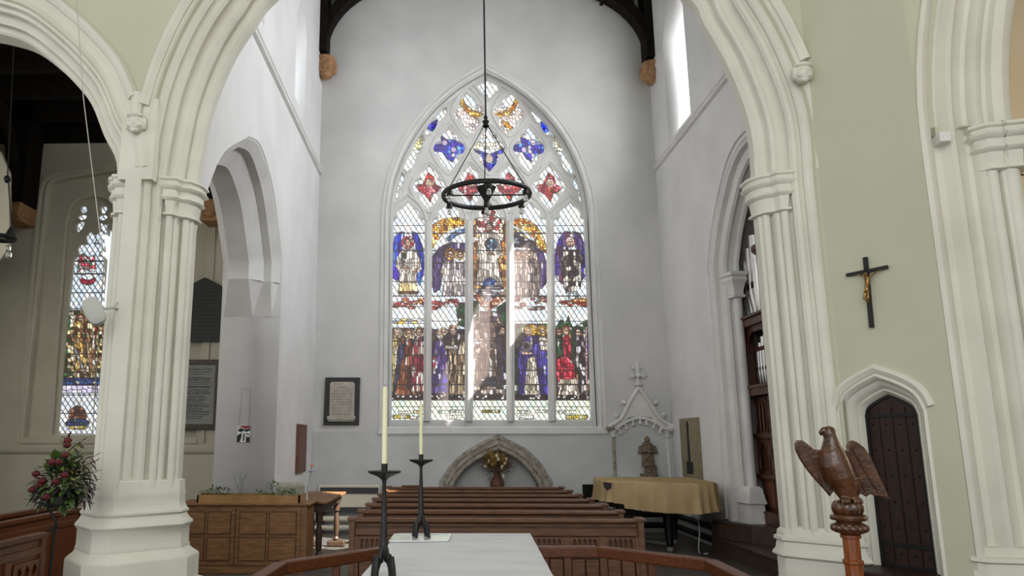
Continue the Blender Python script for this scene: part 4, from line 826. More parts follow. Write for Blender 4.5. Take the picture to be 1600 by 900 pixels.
# ================================================================== OBJECTS
# ---- pews of the central block
PX0, PX1 = -.93, 1.93; PT = .83; NP = 7; PY = 7.95; PS = .86
def pew(name, label, front_panels=False, group='pews of the central block'):
    t = thing(name, (.5, PY, 0), label, 'pew', group)
    yb = .045 if front_panels else .02
    MB().box(PX0+.03, PX1-.03, PY+yb, PY+yb+.02, .12, PT-.03).build('back_panel', PEW, t)
    mb = MB(); mb.loft([[(x, PY+a, PT+b) for a, b in [(-.035, -.015), (-.035, -.03), (-.01, -.05), (.01, -.05), (.01, -.075), (.06, -.075), (.06, -.03), (.10, -.03), (.10, -.01), (.05, 0), (-.02, 0)]] for x in (PX0-.005, PX1+.005)]); mb.build('top_rail', PEW, t)
    MB().box(PX0, PX1, PY+.01, PY+.06, PT-.17, PT-.10).build('rail', PEW, t, bevel=.008)
    MB().box(PX0+.03, PX1-.03, PY+.05, PY+.40, .40, .44).build('seat', PEW, t, bevel=.01)
    MB().box(PX0+.03, PX1-.03, PY-.12, PY-.0, .60, .62).build('book_ledge', PEW, t) if not front_panels else None
    for x in (PX0, PX1):
        s_ = -1 if x < 0 else 1; e = MB(); pl = Plane((x-.03, 0, 0), (0, 1, 0), (1, 0, 0))
        e.loft([[(x+dx, PY+a, b) for a, b in ((-.03, 0), (-.03, PT-.02), (.1, PT-.01), (.22, PT-.10), (.38, PT-.22), (.44, PT-.26), (.44, 0))] for dx in (-.03, .03)]); ee = e.build('bench_end', PEW, t, bevel=.006)
        c = MB(); c.loft([[(x+dx, PY+a, b) for a, b in ((-.045, PT-.02), (-.045, PT+.005), (.1, PT+.012), (.22, PT-.08), (.38, PT-.20), (.46, PT-.245), (.46, PT-.27), (.22, PT-.105), (.1, PT-.012))] for dx in (-.045, .045)]); c.build('cap', PEW, t, bevel=.004)
    if front_panels:
        n = 8; w = (PX1-PX0-.06)/n; pl = front(PY)
        MB().box(PX0+.03, PX1-.03, PY-.015, PY+.02, .06, .2).build('plinth', PEW, t)
        for i in range(n+1):
            x = PX0+.03+w*i; MB().box(x-.035, x+.035, PY-.018, PY+.02, .2, PT-.17).build('muntin', PEW, t)
        MB().box(PX0+.03, PX1-.03, PY-.015, PY+.02, .46, .52).build('mid_rail', PEW, t)
        for i in range(n):
            x0 = PX0+.03+w*i+.035; x1 = x0+w-.07; z0, z1 = .522, PT-.175; hs_ = []
            m = 5; ww = (x1-x0-.03)/m
            for j in range(m):
                a = x0+.015+ww*j+.006; b = a+ww-.012; hs_.append([(a, z0+.01)]+pointed(a, b, z1-.055, z1-.015, 4)+[(b, z0+.01)])
            slab(pl, [(x0, z0), (x1, z0), (x1, z1), (x0, z1)], hs_, -.006, .018, 'carved_tracery', PEW, t)
            for j in range(2):
                xa = x0+(x1-x0)*j/2; MB().box(xa+.008, xa+(x1-x0)/2-.008, PY-.004, PY+.02, .215, .445).build('lower_panel', PEW, t, bevel=.006)
    return t
pew('pew', 'oak pew nearest the altar table, its back carved with rows of little arches', True)
proto = pew('pew', 'second pew of the central block, directly behind the carved front one')
labs = ['second pew of the central block, directly behind the carved front one', 'third pew of the central block counting away from the altar table', 'middle pew of the central block, three rows behind the carved one',
        'fifth pew of the central block counting away from the altar table', 'last but one pew of the central block below the end wall niche', 'rearmost pew of the central block, just in front of the end wall niche']
proto.location.y += PS
for k in range(1, 6):
    c = copy_tree(proto); c.location.y = PY+PS*(k+1); c['label'] = labs[k]
p = atZ(620, 765, PT)
tag(MB().box(-.72, -.38, PY+PS*6-.03, PY+PS*6+.06, PT+.0005, PT+.028).build('prayer_book', RAILW, bevel=.005), 'red-brown prayer book lying on the top of the rearmost central pew', 'book')

# ---- communion rail
rv = [(-1.26, 5.0), (-1.21, 5.9), (-.51, 6.72), (1.29, 6.81), (1.99, 6.12), (1.97, 5.2)]
def rail(a, b, label, posts=True):
    a, b = Vector(a), Vector(b); d_ = (b-a).normalized()*.012; a = tuple(a+d_); b = tuple(b-d_)
    t = thing('communion_rail', ((a[0]+b[0])/2, (a[1]+b[1])/2, 0), label, 'rail', None)
    MB().beam((*a, .675), (*b, .675), .10, .09).build('handrail', RAILW, t, bevel=.012)
    n = max(1, round((Vector(a)-Vector(b)).length/.9))
    for k in range(n):
        q = Vector(a).lerp(Vector(b), (k+.5)/n); MB().box(q.x-.03, q.x+.03, q.y-.03, q.y+.03, 0, .64).build('post', RAILW, t, bevel=.005)
    return t
rail(rv[0], rv[1], 'short end section of the wooden communion rail at lower left of the altar table')
rail(rv[1], rv[2], 'slanting wooden communion rail section left of the altar table')
rail(rv[2], rv[3], 'straight middle section of the wooden communion rail behind the altar table')
rail(rv[3], rv[4], 'slanting red-brown communion rail section in front of the covered piano')
rail(rv[4], rv[5], 'short end section of the wooden communion rail by the right pier')

# ---- altar table and its cloth
ct = [(-.335, 5.67), (.60, 5.69), (.49, 3.2), (-.44, 3.18)]
t = thing('altar_table', (.08, 4.4, 0), 'oak altar table hidden under a white cloth at the bottom centre', 'table')
MB().loft([[(x*.98+.001, 4.43+(y-4.43)*.98, z) for x, y in ct] for z in (.88, .935)]).build('tabletop', OAK, t)
for x, y in ct: MB().box(x*.85-.04, x*.85+.04, 4.43+(y-4.43)*.9-.04, 4.43+(y-4.43)*.9+.04, 0, .88).build('leg', OAK, t)
def cloth():
    mb = MB(); rnd = random.Random(4); n = 24; rings = []
    def edge(off, z, wob):
        pts = []; c = offset_poly([ct[3], ct[2], ct[1], ct[0]], off)
        for i in range(4):
            a, b = c[i], c[(i+1) % 4]
            for k in range(n):
                q = a.lerp(b, k/n); nn = (b-a).normalized(); w = wob*math.sin(k*1.7+i*2); pts.append((q.x+nn.y*w, q.y-nn.x*w, z+abs(wob)*.1*math.sin(k*.8)))
        return pts
    rings = [edge(-.2, .9515, 0), edge(-.02, .951, 0), edge(.002, .948, .001), edge(.008, .935, .002), edge(.012, .85, .006), edge(.016, .7, .014), edge(.02, .56, .02)]
    mb.loft(rings, cap=False); mb.f.append(tuple(range(len(rings[0])))[::-1]); return mb
tag(cloth().build('altar_cloth', CLOTH, smooth=True), 'plain white cloth covering the altar table at the bottom centre', 'cloth')

# ---- candlesticks and candles
def candlestick(x, y, label, hh=.515):
    z = .952; t = thing('candlestick', (x, y, z), label, 'candlestick', 'dark pewter altar candlesticks')
    s = hh/.515
    MB().lathe((x, y, z), [(.008, .10*s), (.021, .12*s), (.02, .16*s), (.013, .34*s), (.009, .45*s), (.012, .47*s), (.03, .485*s), (.079, .505*s), (.082, .512*s), (.08, .515*s), (.02, .508*s)], 24).build('stem', PEWTER, t, smooth=True)
    MB().lathe((x, y, z), [(.015, .5*s), (.016, .55*s), (.013, .55*s), (.013, .51*s)], 16).build('socket', PEWTER, t, smooth=True)
    for k in range(4):
        a = PI/4+k*PI/2+.25; d = Vector((math.cos(a), math.sin(a), 0)); n = Vector((-d.y, d.x, 0))
        pr = [(.006, .17*s), (.022, .15*s), (.034, .10*s), (.055, .112*s), (.066, .05), (.07, .0), (.055, .0), (.046, .045), (.03, .075*s), (.012, .08*s)]
        mb = MB(); mb.loft([[Vector((x, y, z))+d*r+n*w+Vector((0, 0, h)) for r, h in pr] for w in (-.009, .009)]); mb.build('foot', PEWTER, t, bevel=.003)
    return t, z+.552*s
def candle(x, y, z, ln, label, r=.0135):
    o = thing('candle', (x, y, z), label, 'candle', None); z -= .035
    MB().lathe((x, y, z), [(r, 0), (r*.97, ln*.6), (r*.95, ln-.004), (r*.7, ln)], 18).build('wax', WAX, o, smooth=True); MB().tube([(x, y, z+ln-.002), (x+.001, y, z+ln+.014)], .0012, 5).build('wick', BLACKP, o)
p = atZ(599, 905, .952); t, zt = candlestick(p.x, p.y, 'dark pewter candlestick nearest the camera on the altar cloth edge', .50); candle(p.x, p.y, zt, atY(607, 603, p.y).z-zt+.03, 'long ivory candle in the nearer candlestick', .0135)
p = atZ(658, 840, .952); t, zt = candlestick(p.x, p.y-.02, 'dark pewter candlestick at the far left corner of the altar cloth', .515); candle(p.x, p.y-.02, zt, atY(658, 628, p.y).z-zt+.03, 'ivory candle in the farther candlestick on the altar', .0125)
a, b, c, d = (atZ(u, v, .955) for u, v in ((617, 836), (703, 836), (700, 846), (609, 847)))
mb = MB(); mb.loft([[(q.x, q.y, z) for q in (d, c, b, a)] for z in (.953, .958)])
for q0, q1 in ((d, c), (c, b), (b, a), (a, d)): mb.beam((q0.x, q0.y, .961), (q1.x, q1.y, .961), .01, .008)
tag(mb.build('glass_tray', GLASSD), 'clear glass tray under the farther candlestick on the altar cloth', 'tray')

# ---- eagle lectern
EY = 5.0
def ep(u, v, y=EY): return atY(u, v, y)
c0 = ep(1322, 780); cx_ = ep(1325, 800).x
t = thing('eagle_lectern', (cx_, EY, 0), 'carved wooden eagle lectern on a turned column in front of the right pier', 'lectern')
path = [((1325, 778), .05, .06), ((1318, 765), .062, .07), ((1310, 745), .085, .085), ((1302, 725), .088, .085), ((1298, 708), .074, .075), ((1296, 695), .052, .055), ((1295, 684), .038, .045), ((1292, 676), .036, .045), ((1288, 671), .026, .032)]
mb = MB(); rs_ = []
for i, ((u, v), rx, ry) in enumerate(path):
    c = ep(u, v); a = path[min(i+1, len(path)-1)][0]; b = path[max(i-1, 0)][0]; tx = (ep(*a)-ep(*b)).normalized(); nx = Vector((tx.z, 0, -tx.x))
    rs_.append([c+nx*rx*math.cos(2*PI*k/18)+Vector((0, 1, 0))*ry*math.sin(2*PI*k/18)-Vector((0, .02, 0)) for k in range(18)])
mb.loft(rs_)
hd = ep(1293, 674); mb.ball(hd-Vector((0, .015, 0)), .042, .042, .034)
bk = [ep(1290, 672), ep(1283, 672), ep(1279, 676), ep(1281, 682)]; mb.tube([q-Vector((0, .02, 0)) for q in bk], [.024, .018, .012, .004], 8)
mb.ball(hd+Vector((-.012, -.045, .012)), .012)
for s_, u in ((-1, 1309), (1, 1328)):
    l = [ep(u, 745), ep(u+1, 765), ep(u+2, 776)]; mb.tube([q-Vector((0, .05, 0)) for q in l], [.045, .032, .02], 8)
    for k in (-1, 0, 1): mb.tube([ep(u+2, 776)-Vector((0, .05, 0)), ep(u+2+k*5, 781)-Vector((0, .085, 0)), ep(u+2+k*6, 786)-Vector((0, .09, 0))], [.014, .012, .006], 6)
mb.build('eagle_body', EAGLE, t, smooth=True, remesh=.006)
def wing(pts, root, k, name):
    pl = front(EY+.03); o = slab(pl, [pl.px(u, v) for u, v in pts], [], -.012, .012, name, EAGLE, t, bevel=.006)
    bm = bmesh.new(); bm.from_mesh(o.data); bmesh.ops.triangulate(bm, faces=bm.faces[:]); bmesh.ops.subdivide_edges(bm, edges=[e for e in bm.edges if e.calc_length() > .04], cuts=3, use_grid_fill=True)
    xr = ep(root, 720).x; ztop = ep(1300, 690).z
    for v in bm.verts: d = abs(v.co.x-xr); v.co.y += k*d-1.1*d*d+.10*max(0, ztop-v.co.z)
    bm.to_mesh(o.data); bm.free(); return o
wing([(1298, 704), (1275, 702), (1266, 694), (1258, 688), (1250, 688), (1247, 694), (1249, 704), (1256, 718), (1270, 738), (1285, 756), (1297, 770), (1301, 776), (1306, 768), (1312, 740)], 1303, .45, 'wing')
wing([(1300, 706), (1326, 704), (1325, 696), (1328, 690), (1334, 688), (1342, 691), (1352, 699), (1360, 710), (1368, 726), (1376, 744), (1386, 766), (1393, 781), (1386, 777), (1372, 776), (1366, 772), (1360, 777), (1352, 772), (1345, 776), (1338, 774), (1332, 779), (1326, 770), (1308, 748)], 1310, .30, 'wing')
# feather tips and the lining of the wings are cut grooves
for (q0, q1) in (((1336, 700), (1380, 772)), ((1332, 712), (1362, 772)), ((1328, 724), (1346, 770)), ((1272, 708), (1294, 762)), ((1282, 710), (1299, 760))):
    a = ep(*q0, EY+.0); b = ep(*q1, EY+.0); xr = ep(1310 if q0[0] > 1300 else 1303, 720).x; kk = .30 if q0[0] > 1300 else .45
    pts = []
    for i in range(7):
        q = a.lerp(b, i/6); dd_ = abs(q.x-xr); q.y += .02+kk*dd_-1.1*dd_*dd_+.10*max(0, ep(1300, 690).z-q.z)-.003; pts.append(q)
    MB().tube(pts, [.002]+[.006]*5+[.002], 6).build('feather_ridge', EAGLE, t, smooth=True)
z0 = ep(1322, 782).z
mb = MB(); mb.ball((cx_, EY, z0-.045), .085, .085, .06, noise=.1, seed=2)
for k in range(9): a = 2*PI*k/9; mb.ball((cx_+.062*math.cos(a), EY+.062*math.sin(a), z0-.045), .03, .03, .045)
mb.build('rocky_perch', EAGLE, t, smooth=True, remesh=.006)
MB().lathe((cx_, EY, 0), [(.055, z0-.20), (.085, z0-.19), (.095, z0-.165), (.09, z0-.14), (.07, z0-.13), (.075, z0-.122), (.102, z0-.115), (.106, z0-.1), (.1, z0-.088), (.08, z0-.08)], 28).build('capital', EAGLE, t, smooth=True)
mb = MB()
for k in range(14):
    a = 2*PI*k/14; mb.ball((cx_+.088*math.cos(a), EY+.088*math.sin(a), z0-.163), .022, .02, .024, n=8, m=5)
mb.build('carved_leaves', EAGLE, t, smooth=True)
MB().lathe((cx_, EY, 0), [(.2, 0), (.2, .06), (.16, .08), (.12, .12), (.07, .16), (.055, .2), (.052, z0-.42), (.054, z0-.38), (.062, z0-.37), (.062, z0-.355), (.05, z0-.345), (.05, z0-.225), (.062, z0-.22), (.062, z0-.205), (.052, z0-.2)], 8).build('column', LECT, t)

# ---- crucifix on the canted wall
cc = KW.px(1355, 428); k2 = thing('crucifix', KW.pt(cc[0], cc[1], -.02), 'black wooden crucifix with a bronze figure on the sage wall above the small door', 'crucifix')
q1, q2 = KW.px(1352, 402, -.02), KW.px(1362, 512, -.02); r1, r2 = KW.px(1323, 430, -.02), KW.px(1387, 417, -.02)
w_ = .03
mb = MB(); mb.beam(KW.pt(*q1, -.02), KW.pt(*q2, -.02), w_, w_*.8, up=KW.dep); mb.beam(KW.pt(*r1, -.02), KW.pt(*r2, -.02), w_*.85, w_*.8, up=KW.dep); mb.build('cross', BLACKP, k2)
def k3(u, v, b=-.05): h, z = KW.px(u, v, b); return KW.pt(h, z, b)
mb = MB()
mb.tube([k3(1356, 433), k3(1355, 441), k3(1354.5, 449), k3(1354, 456)], [.013, .02, .015, .018], 10)
for u0, v0, v1 in ((1352, 457, 474), (1356, 457, 474)): mb.tube([k3(u0, v0), k3(u0-2 if u0 < 1354 else u0, 466, -.062), k3(1357, v1-2, -.045), k3(1358, v1, -.04)], [.012, .010, .007, .006], 8)
mb.tube([k3(1353, 433), k3(1345, 430, -.045), k3(1338, 428.5, -.035)], [.009, .007, .004], 6); mb.tube([k3(1358, 433), k3(1367, 427, -.045), k3(1377, 420.5, -.035)], [.009, .007, .004], 6)
mb.ball(k3(1353, 428, -.055), .013, .013, .016); mb.tube([k3(1355, 432), k3(1354, 429)], .007, 6)
mb.ball(k3(1354.5, 455, -.052), .021, .017, .012)
mb.build('bronze_figure', BRASS, k2, smooth=True, remesh=.003)

# ---- chandelier
CY = 10.0; rc = atY(760, 305, CY); R_ = (atY(829, 305, CY).x-atY(691, 305, CY).x)/2-.01; ap_ = atY(759, 192, CY)
t = thing('chandelier', (rc.x, CY, rc.z), 'black iron ring chandelier with bare bulbs hanging before the great window', 'chandelier')
MB().torus((rc.x, CY, rc.z), R_, .027, 64, 8, 1.3).build('ring', IRON, t, smooth=True)
MB().tube([(rc.x+.01, CY, rc.z+.95), (rc.x+.015, CY, 11.2)], .013, 8).build('rod', IRON, t, smooth=True)
MB().lathe((ap_.x, CY, ap_.z), [(.01, -.08), (.05, -.05), (.03, -.02), (.05, .02), (.02, .05), (.03, .08), (.012, .12)], 14).build('hub', IRON, t, smooth=True)
for k in range(3):
    a = -PI/2+.0+k*2*PI/3+PI/3*1; e = (rc.x+R_*math.cos(a), CY+R_*math.sin(a), rc.z)
    MB().tube([(ap_.x, CY, ap_.z), e], .0075, 6).build('stay', IRON, t)
MB().tube([(rc.x-R_, CY, rc.z), (rc.x+R_, CY, rc.z)], .01, 6).build('cross_bar', IRON, t); MB().tube([(rc.x, CY-R_, rc.z), (rc.x, CY+R_, rc.z)], .01, 6).build('cross_bar', IRON, t)
MB().lathe((rc.x, CY, rc.z), [(.02, -.12), (.045, -.06), (.13, .10), (.14, .125), (.0, .13)], 4).build('centre_cone', IRON, t)
bp = [(rc.x+R_*.98*math.cos(a), CY+R_*.98*math.sin(a)) for a in [PI/6+k*PI/3 for k in range(6)]]+[(rc.x, CY)]
for x, y in bp:
    z = rc.z-.02 if (x, y) != bp[-1] else rc.z-.10
    sk = MB().lathe((x, y, z), [(.02, .0), (.038, -.015), (.045, -.07), (.03, -.075)], 12).build('lamp_socket', IRON, t, smooth=True)
    MB().lathe((x, y, z-.07), [(.015, 0), (.02, -.02), (.034, -.055), (.03, -.085), (.01, -.10)], 12).build('bulb', BULB, sk, smooth=True)
# ---- pendant lamp of the left aisle
p = atY(18, 372, 9.0); t = thing('pendant_light', p, 'dark pendant lamp with bare bulbs hanging at the left edge of the view', 'lamp')
MB().tube([atY(22, 60, 9.0)+Vector((0, 0, 1.5)), atY(22, 60, 9.0), atY(12, 270, 9.0), atY(18, 352, 9.0)], .008, 6).build('chain', IRON, t)
MB().torus(p+Vector((-.12, 0, 0)), .14, .03, 24, 8).build('ring', IRON, t, smooth=True)
MB().lathe(p+Vector((-.02, 0, .05)), [(.06, -.08), (.06, .0), (.03, .06), (.01, .1)], 12).build('hub', IRON, t, smooth=True)
MB().ball(atY(11, 280, 9.0), .04, .04, .05).build('coupling', IRON, t, smooth=True)
for dx, dz_ in ((-.02, -.16), (.0, -.24)): MB().ball(p+Vector((dx, -.02, dz_+.02)), .035, .035, .05).build('bulb', BULB, t, smooth=True)
# cord of the aisle
p0, p1, p2 = atY(130, 150, 6.35), atY(160, 395, 6.35), atY(118, -20, 6.35)
tag(MB().tube([p2, p0, p1], .0045, 6).build('cord', ROPE), 'pale thin cord hanging in front of the left arch', 'cord')

# ---- loudspeaker on the pier
p = atY(147, 486, 6.3); t = thing('loudspeaker', (p.x, 6.3, p.z), 'pale grey rounded loudspeaker on a bracket at the left side of the pier', 'speaker')
M_ = Euler((0, -.5, .35)).to_matrix()
mb = MB(); rr_ = []
for a, sc_ in ((-.055, .75), (-.045, .93), (0, 1), (.03, 1), (.05, .9), (.06, .7)):
    rr_.append([Vector((p.x, 6.3, p.z))+M_ @ Vector((.078*sc_*(abs(math.cos(b))**.7)*(1 if math.cos(b) > 0 else -1), a, .125*sc_*(abs(math.sin(b))**.7)*(1 if math.sin(b) > 0 else -1))) for b in [2*PI*k/24 for k in range(24)]])
mb.loft(rr_); mb.build('cabinet', SPK, t, smooth=True)
MB().tube([(p.x+.03, 6.35, p.z+.02), (p.x+.1, 6.42, p.z+.05), (p.x+.13, 6.6, p.z+.05)], .012, 8).build('bracket', SPK, t)
MB().tube([(p.x+.1, 6.44, p.z+.06), (p.x+.14, 6.62, p.z+.22), (p.x+.1, 6.66, p.z+.5), (p.x+.08, 6.7, p.z+.9)], .004, 6).build('cable', SPK, t)
# ---- small sensor box on the right arch
p = FR.px(1476, 215, -.04); t_ = MB().pbox(FR, p[0]-.045, p[0]+.035, p[1]-.04, p[1]+.04, -.07, .1); tag(t_.build('sensor_box', PLAST, bevel=.006), 'small white sensor box beside the capital at the right edge', 'sensor')

# ---- flower stand with red roses
FY = 6.1; fx = atY(88, 790, FY).x; fz0 = atY(88, 787, FY).z
t = thing('flower_stand', (fx, FY, 0), 'black wrought iron flower stand left of the stone pier', 'stand')
MB().torus((fx+.02, FY, fz0), .14, .007, 32, 6).build('ring', IRON, t, smooth=True)
MB().tube([(fx-.06, FY, fz0), (fx-.06, FY, fz0-.04), (fx+.01, FY, fz0-.13), (fx+.0, FY, fz0-.2), (fx, FY, .05)], .011, 8).build('stem', IRON, t)
for s_ in (-1, 1):
    pts = [(fx+s_*(.14+.035*math.cos(a)*(1-a/9)), FY, fz0-.02+.035*math.sin(a)*(1-a/9)) for a in [k*.5 for k in range(15)]]; MB().tube(pts, .005, 6).build('scroll', IRON, t)
    pts = [(fx+s_*(.02+.03*math.cos(a)*(1-a/9)), FY, fz0-.2+.03*math.sin(a)*(1-a/9)) for a in [k*.5 for k in range(15)]]; MB().tube(pts, .005, 6).build('scroll', IRON, t)
for k in range(3): a = k*2.1+.4; MB().tube([(fx, FY, .12), (fx+.12*math.cos(a), FY+.12*math.sin(a), .1), (fx+.2*math.cos(a), FY+.2*math.sin(a), .008)], .008, 6).build('foot', IRON, t)
def leaf(mb, base, d, ln, wd, droop=.2, up=Vector((0, 0, 1))):
    d = Vector(d).normalized(); s = d.cross(up)
    if s.length < .05: s = d.cross(Vector((0, 1, 0)))
    s.normalize(); n = s.cross(d); b = Vector(base); pts = []
    for tt_, w in ((0, .08), (.25, .8), (.5, 1), (.75, .65), (1, .02)):
        c = b+d*ln*tt_-Vector((0, 0, 1))*droop*ln*tt_*tt_; pts += [c-s*wd*w/2+n*wd*.12*w, c, c+s*wd*w/2+n*wd*.12*w]
    fs = []
    for i in range(4): fs += [(3*i, 3*i+1, 3*i+4, 3*i+3), (3*i+1, 3*i+2, 3*i+5, 3*i+4)]
    mb.add(pts, fs)
def foliage(name, m, parent, n, c, rad, ln, wd, seed, flt=None, droop=.3, up=.2):
    rnd = random.Random(seed); mb = MB(); c = Vector(c)
    for i in range(n):
        while True:
            v = Vector((rnd.uniform(-1, 1), rnd.uniform(-1, 1), rnd.uniform(-1, 1)))
            if .25 < v.length < 1 and (flt is None or flt(v)): break
        q = c+Vector((v.x*rad[0], v.y*rad[1], v.z*rad[2])); d = v+Vector((rnd.uniform(-.5, .5), rnd.uniform(-.5, .5), up+rnd.uniform(-.4, .4)))
        leaf(mb, q, d, ln*rnd.uniform(.6, 1.2), wd*rnd.uniform(.7, 1.1), droop)
    o = mb.build(name, m, parent, smooth='all'); o['kind'] = 'stuff'; return o
fc = atY(97, 748, FY)
g = thing('flower_arrangement', (fx, FY, fz0), 'triangular arrangement of dark red roses and green leaves on the iron stand', 'flowers')
MB().lathe((fx+.02, FY, fz0+.005), [(.05, -.03), (.10, 0), (.11, .05), (.09, .07)], 18).build('bowl', LEAFD, g, smooth=True)
def tri(v): return abs(v.x) < .95-.55*(v.z+1)/2*1.1
foliage('green_leaves', LEAF, g, 300, (fc.x, FY, fc.z+.0), (.25, .17, .19), .08, .045, 1, tri)
foliage('dark_leaves', LEAFD, g, 220, (fc.x+.02, FY, fc.z-.01), (.24, .17, .18), .075, .042, 2, tri)
foliage('bronze_leaves', LEAFB, g, 80, (fc.x, FY, fc.z-.02), (.27, .17, .2), .09, .032, 3, tri)
foliage('yellow_green_leaves', LEAFY, g, 110, (fc.x+.07, FY-.02, fc.z+.12), (.12, .12, .14), .06, .018, 5)
mb = MB()
for q0, q1 in (((100, 730), (150, 712)), ((120, 745), (150, 738)), ((118, 735), (148, 722)), ((120, 755), (146, 765)), ((125, 750), (148, 752)), ((115, 760), (135, 785)), ((100, 705), (106, 684)), ((100, 710), (128, 690)), ((75, 765), (48, 782)), ((90, 775), (55, 787))):
    a = atY(*q0, FY-.02); b = atY(*q1, FY-.05); mb.tube([a, (a+b)/2+Vector((0, 0, .01)), b], .0025, 5)
    for k in range(5):
        c = a.lerp(b, .35+.16*k); leaf(mb, c, (b-a).normalized()+Vector(((-1)**k*.5, 0, (-1)**k*.7)), .075, .026, .2)
mb.build('long_sprays', LEAFB, g, smooth='all')['kind'] = 'stuff'
def rose(c, r, parent, m=ROSE, name='rose'):
    mb = MB(); mb.ball(c, r*.8, r*.8, r*.85)
    for ringn, (n, rr, zz_) in enumerate(((4, .42, .35), (6, .62, -.05), (5, .5, -.4))):
        for k in range(n):
            a = 2*PI*k/n+ringn*.6; d = Vector((math.cos(a), math.sin(a), zz_)); mb.ball(Vector(c)+d*r*rr, r*.42, r*.42, r*.5, n=8, m=5)
    return mb.build(name, m, parent, smooth=True)
for i, (u, v) in enumerate(((105, 695), (102, 711), (81, 722), (92, 722), (56, 740), (101, 742), (66, 751), (50, 765), (88, 752), (73, 776), (106, 688), (62, 757))):
    rose(atY(u, v, FY-.21+.012*(i % 4)), .030, g)

# ---- oak cabinet with planter
c_l, c_r = -3.3, atY(478, 850, 9.75).x; cyf = 9.75; ctz = atY(400, 786, 9.75).z
def g9(u, v, y=9.75): return atY(u, v, y)
t = thing('oak_cabinet', ((c_l+c_r)/2, 10, 0), 'light oak low cabinet with panelled doors between the pier and the side table', 'cabinet')
MB().box(c_l, c_r, cyf, cyf+.55, .08, ctz-.03).build('body', OAK, t); MB().box(c_l-.02, c_r-.02, cyf-.01, cyf+.5, 0, .08).build('plinth', OAK, t, bevel=.01)
MB().box(c_l-.05, c_r+.05, cyf-.05, cyf+.62, ctz-.03, ctz).build('top', OAK, t, bevel=.01)
dws = [(-3.28, -2.585), (-2.57, c_r-.07)]
for a, b in dws:
    dd_ = MB().box(a, b, cyf-.025, cyf, .1, ctz-.06).build('door', OAK, t, bevel=.004)
    for i in range(2):
        for (za, zb_) in ((.16, .42), (.47, ctz-.11)):
            w = (b-a-.06)/2; x0 = a+.05+i*(w+.0); 
            fr = MB().box(x0-.012, x0+w-.036, cyf-.032, cyf-.024, za-.012, zb_+.012).build('panel_shade_strip', mat('oak_panel_shade', '4a3019', .7), dd_)  # recess shade around each door panel, put into a darker wood colour
            MB().box(x0, x0+w-.048, cyf-.036, cyf-.025, za, zb_).build('panel', OAK, dd_, bevel=.004)
MB().lathe((-2.60, cyf-.045, .45), [(.006, -.01), (.01, 0), (.006, .01)], 8).build('knob', BRASS, t)
zb0 = ctz
t = thing('planter_box', (-2.4, 10, ctz), 'shallow light oak planter box full of small plants on the cabinet', 'planter')
px0, px1 = g9(308, 775).x, g9(466, 775).x+.02
for (x0, x1, y0, y1) in ((px0, px1, cyf, cyf+.02), (px0, px1, cyf+.4, cyf+.42), (px0, px0+.02, cyf, cyf+.42), (px1-.02, px1, cyf, cyf+.42)): MB().box(x0, x1, y0, y1, zb0, zb0+.095).build('side_board', LOAK, t)
MB().box(px0+.02, px1-.02, cyf+.02, cyf+.4, zb0+.01, zb0+.075).build('soil', SOIL, t)
for i, (u, w, n, h, lab) in enumerate(((338, 26, 160, .07, 'leafy green plant at the left end of the planter box'), (375, 14, 60, .20, 'tall feathery pale herb in the middle of the planter box'), (405, 12, 40, .04, 'low sprout between the tall herb and the stone block in the planter'), (427, 12, 60, .13, 'trailing small-leaved plant against the left side of the stone block'), (452, 18, 70, .05, 'low dark plant in front of the stone block in the planter'))):
    q = g9(u, 765, cyf+.15); rx = w/1220*9.8
    pt = thing('potted_plant', (q.x, cyf+.18 if i < 4 else cyf+.07, zb0+.07), lab, 'plant')
    foliage('leaves', LEAF if i != 1 else mat('feathery_leaf', '8f9878', .7), pt, n, (q.x, (cyf+.18 if i < 4 else cyf+.07), zb0+.07+h*.6), (rx, .06, h), .045 if i != 1 else .03, .028 if i != 1 else .012, 20+i)
    mb = MB(); rnd = random.Random(i)
    for k in range(5): mb.tube([(q.x, pt.location.y, zb0+.06), (q.x+rnd.uniform(-rx, rx)*.5, pt.location.y, zb0+.07+h*.6), (q.x+rnd.uniform(-rx, rx), pt.location.y, zb0+.07+h*1.4)], .002, 5)
    mb.build('stems', LEAF, pt)
q0, q1 = g9(428, 770, cyf+.22), g9(474, 770, cyf+.22)
tag(MB().loft([[(x, y, z) for x, y in ((q0.x+.02, cyf+.18), (q1.x-.02, cyf+.17), (q1.x, cyf+.34), (q0.x, cyf+.35))] for z in (zb0+.072, zb0+.2, )]+[[(x, y, zb0+.235) for x, y in ((q0.x+.06, cyf+.2), (q1.x-.05, cyf+.2), (q1.x-.05, cyf+.32), (q0.x+.07, cyf+.32))]]).build('stone_block', STONEB, bevel=.015), 'rough grey stone block at the right end of the planter box', 'stone')
q = g9(479, 760, cyf+.45); rt = g9(487, 727, cyf+.45)
t = thing('rose_in_vase', (q.x, cyf+.47, zb0+.0), 'single salmon rose on a tall stem at the right end of the oak cabinet', 'flower')
MB().lathe((q.x, cyf+.47, ctz), [(.015, .0), (.016, .02), (.012, .06), (.008, .13), (.009, .14)], 12).build('vase', GLASSD, t, smooth=True)
MB().tube([(q.x, cyf+.47, ctz+.03), (q.x+.02, cyf+.47, ctz+.2), (rt.x, cyf+.47, rt.z)], .003, 6).build('stem', LEAFD, t)
rose((rt.x, cyf+.47, rt.z), .022, t, PINKR, 'blossom'); mb = MB()
for k, (dx, dzz) in enumerate(((-.06, -.09), (.05, -.06), (-.04, -.08), (.04, -.1), (-.02, -.07))): leaf(mb, (rt.x, cyf+.47, rt.z-.09), (dx, -.02, .01), .07, .03, .1)
mb.build('leaves', LEAFD, t, smooth='all')

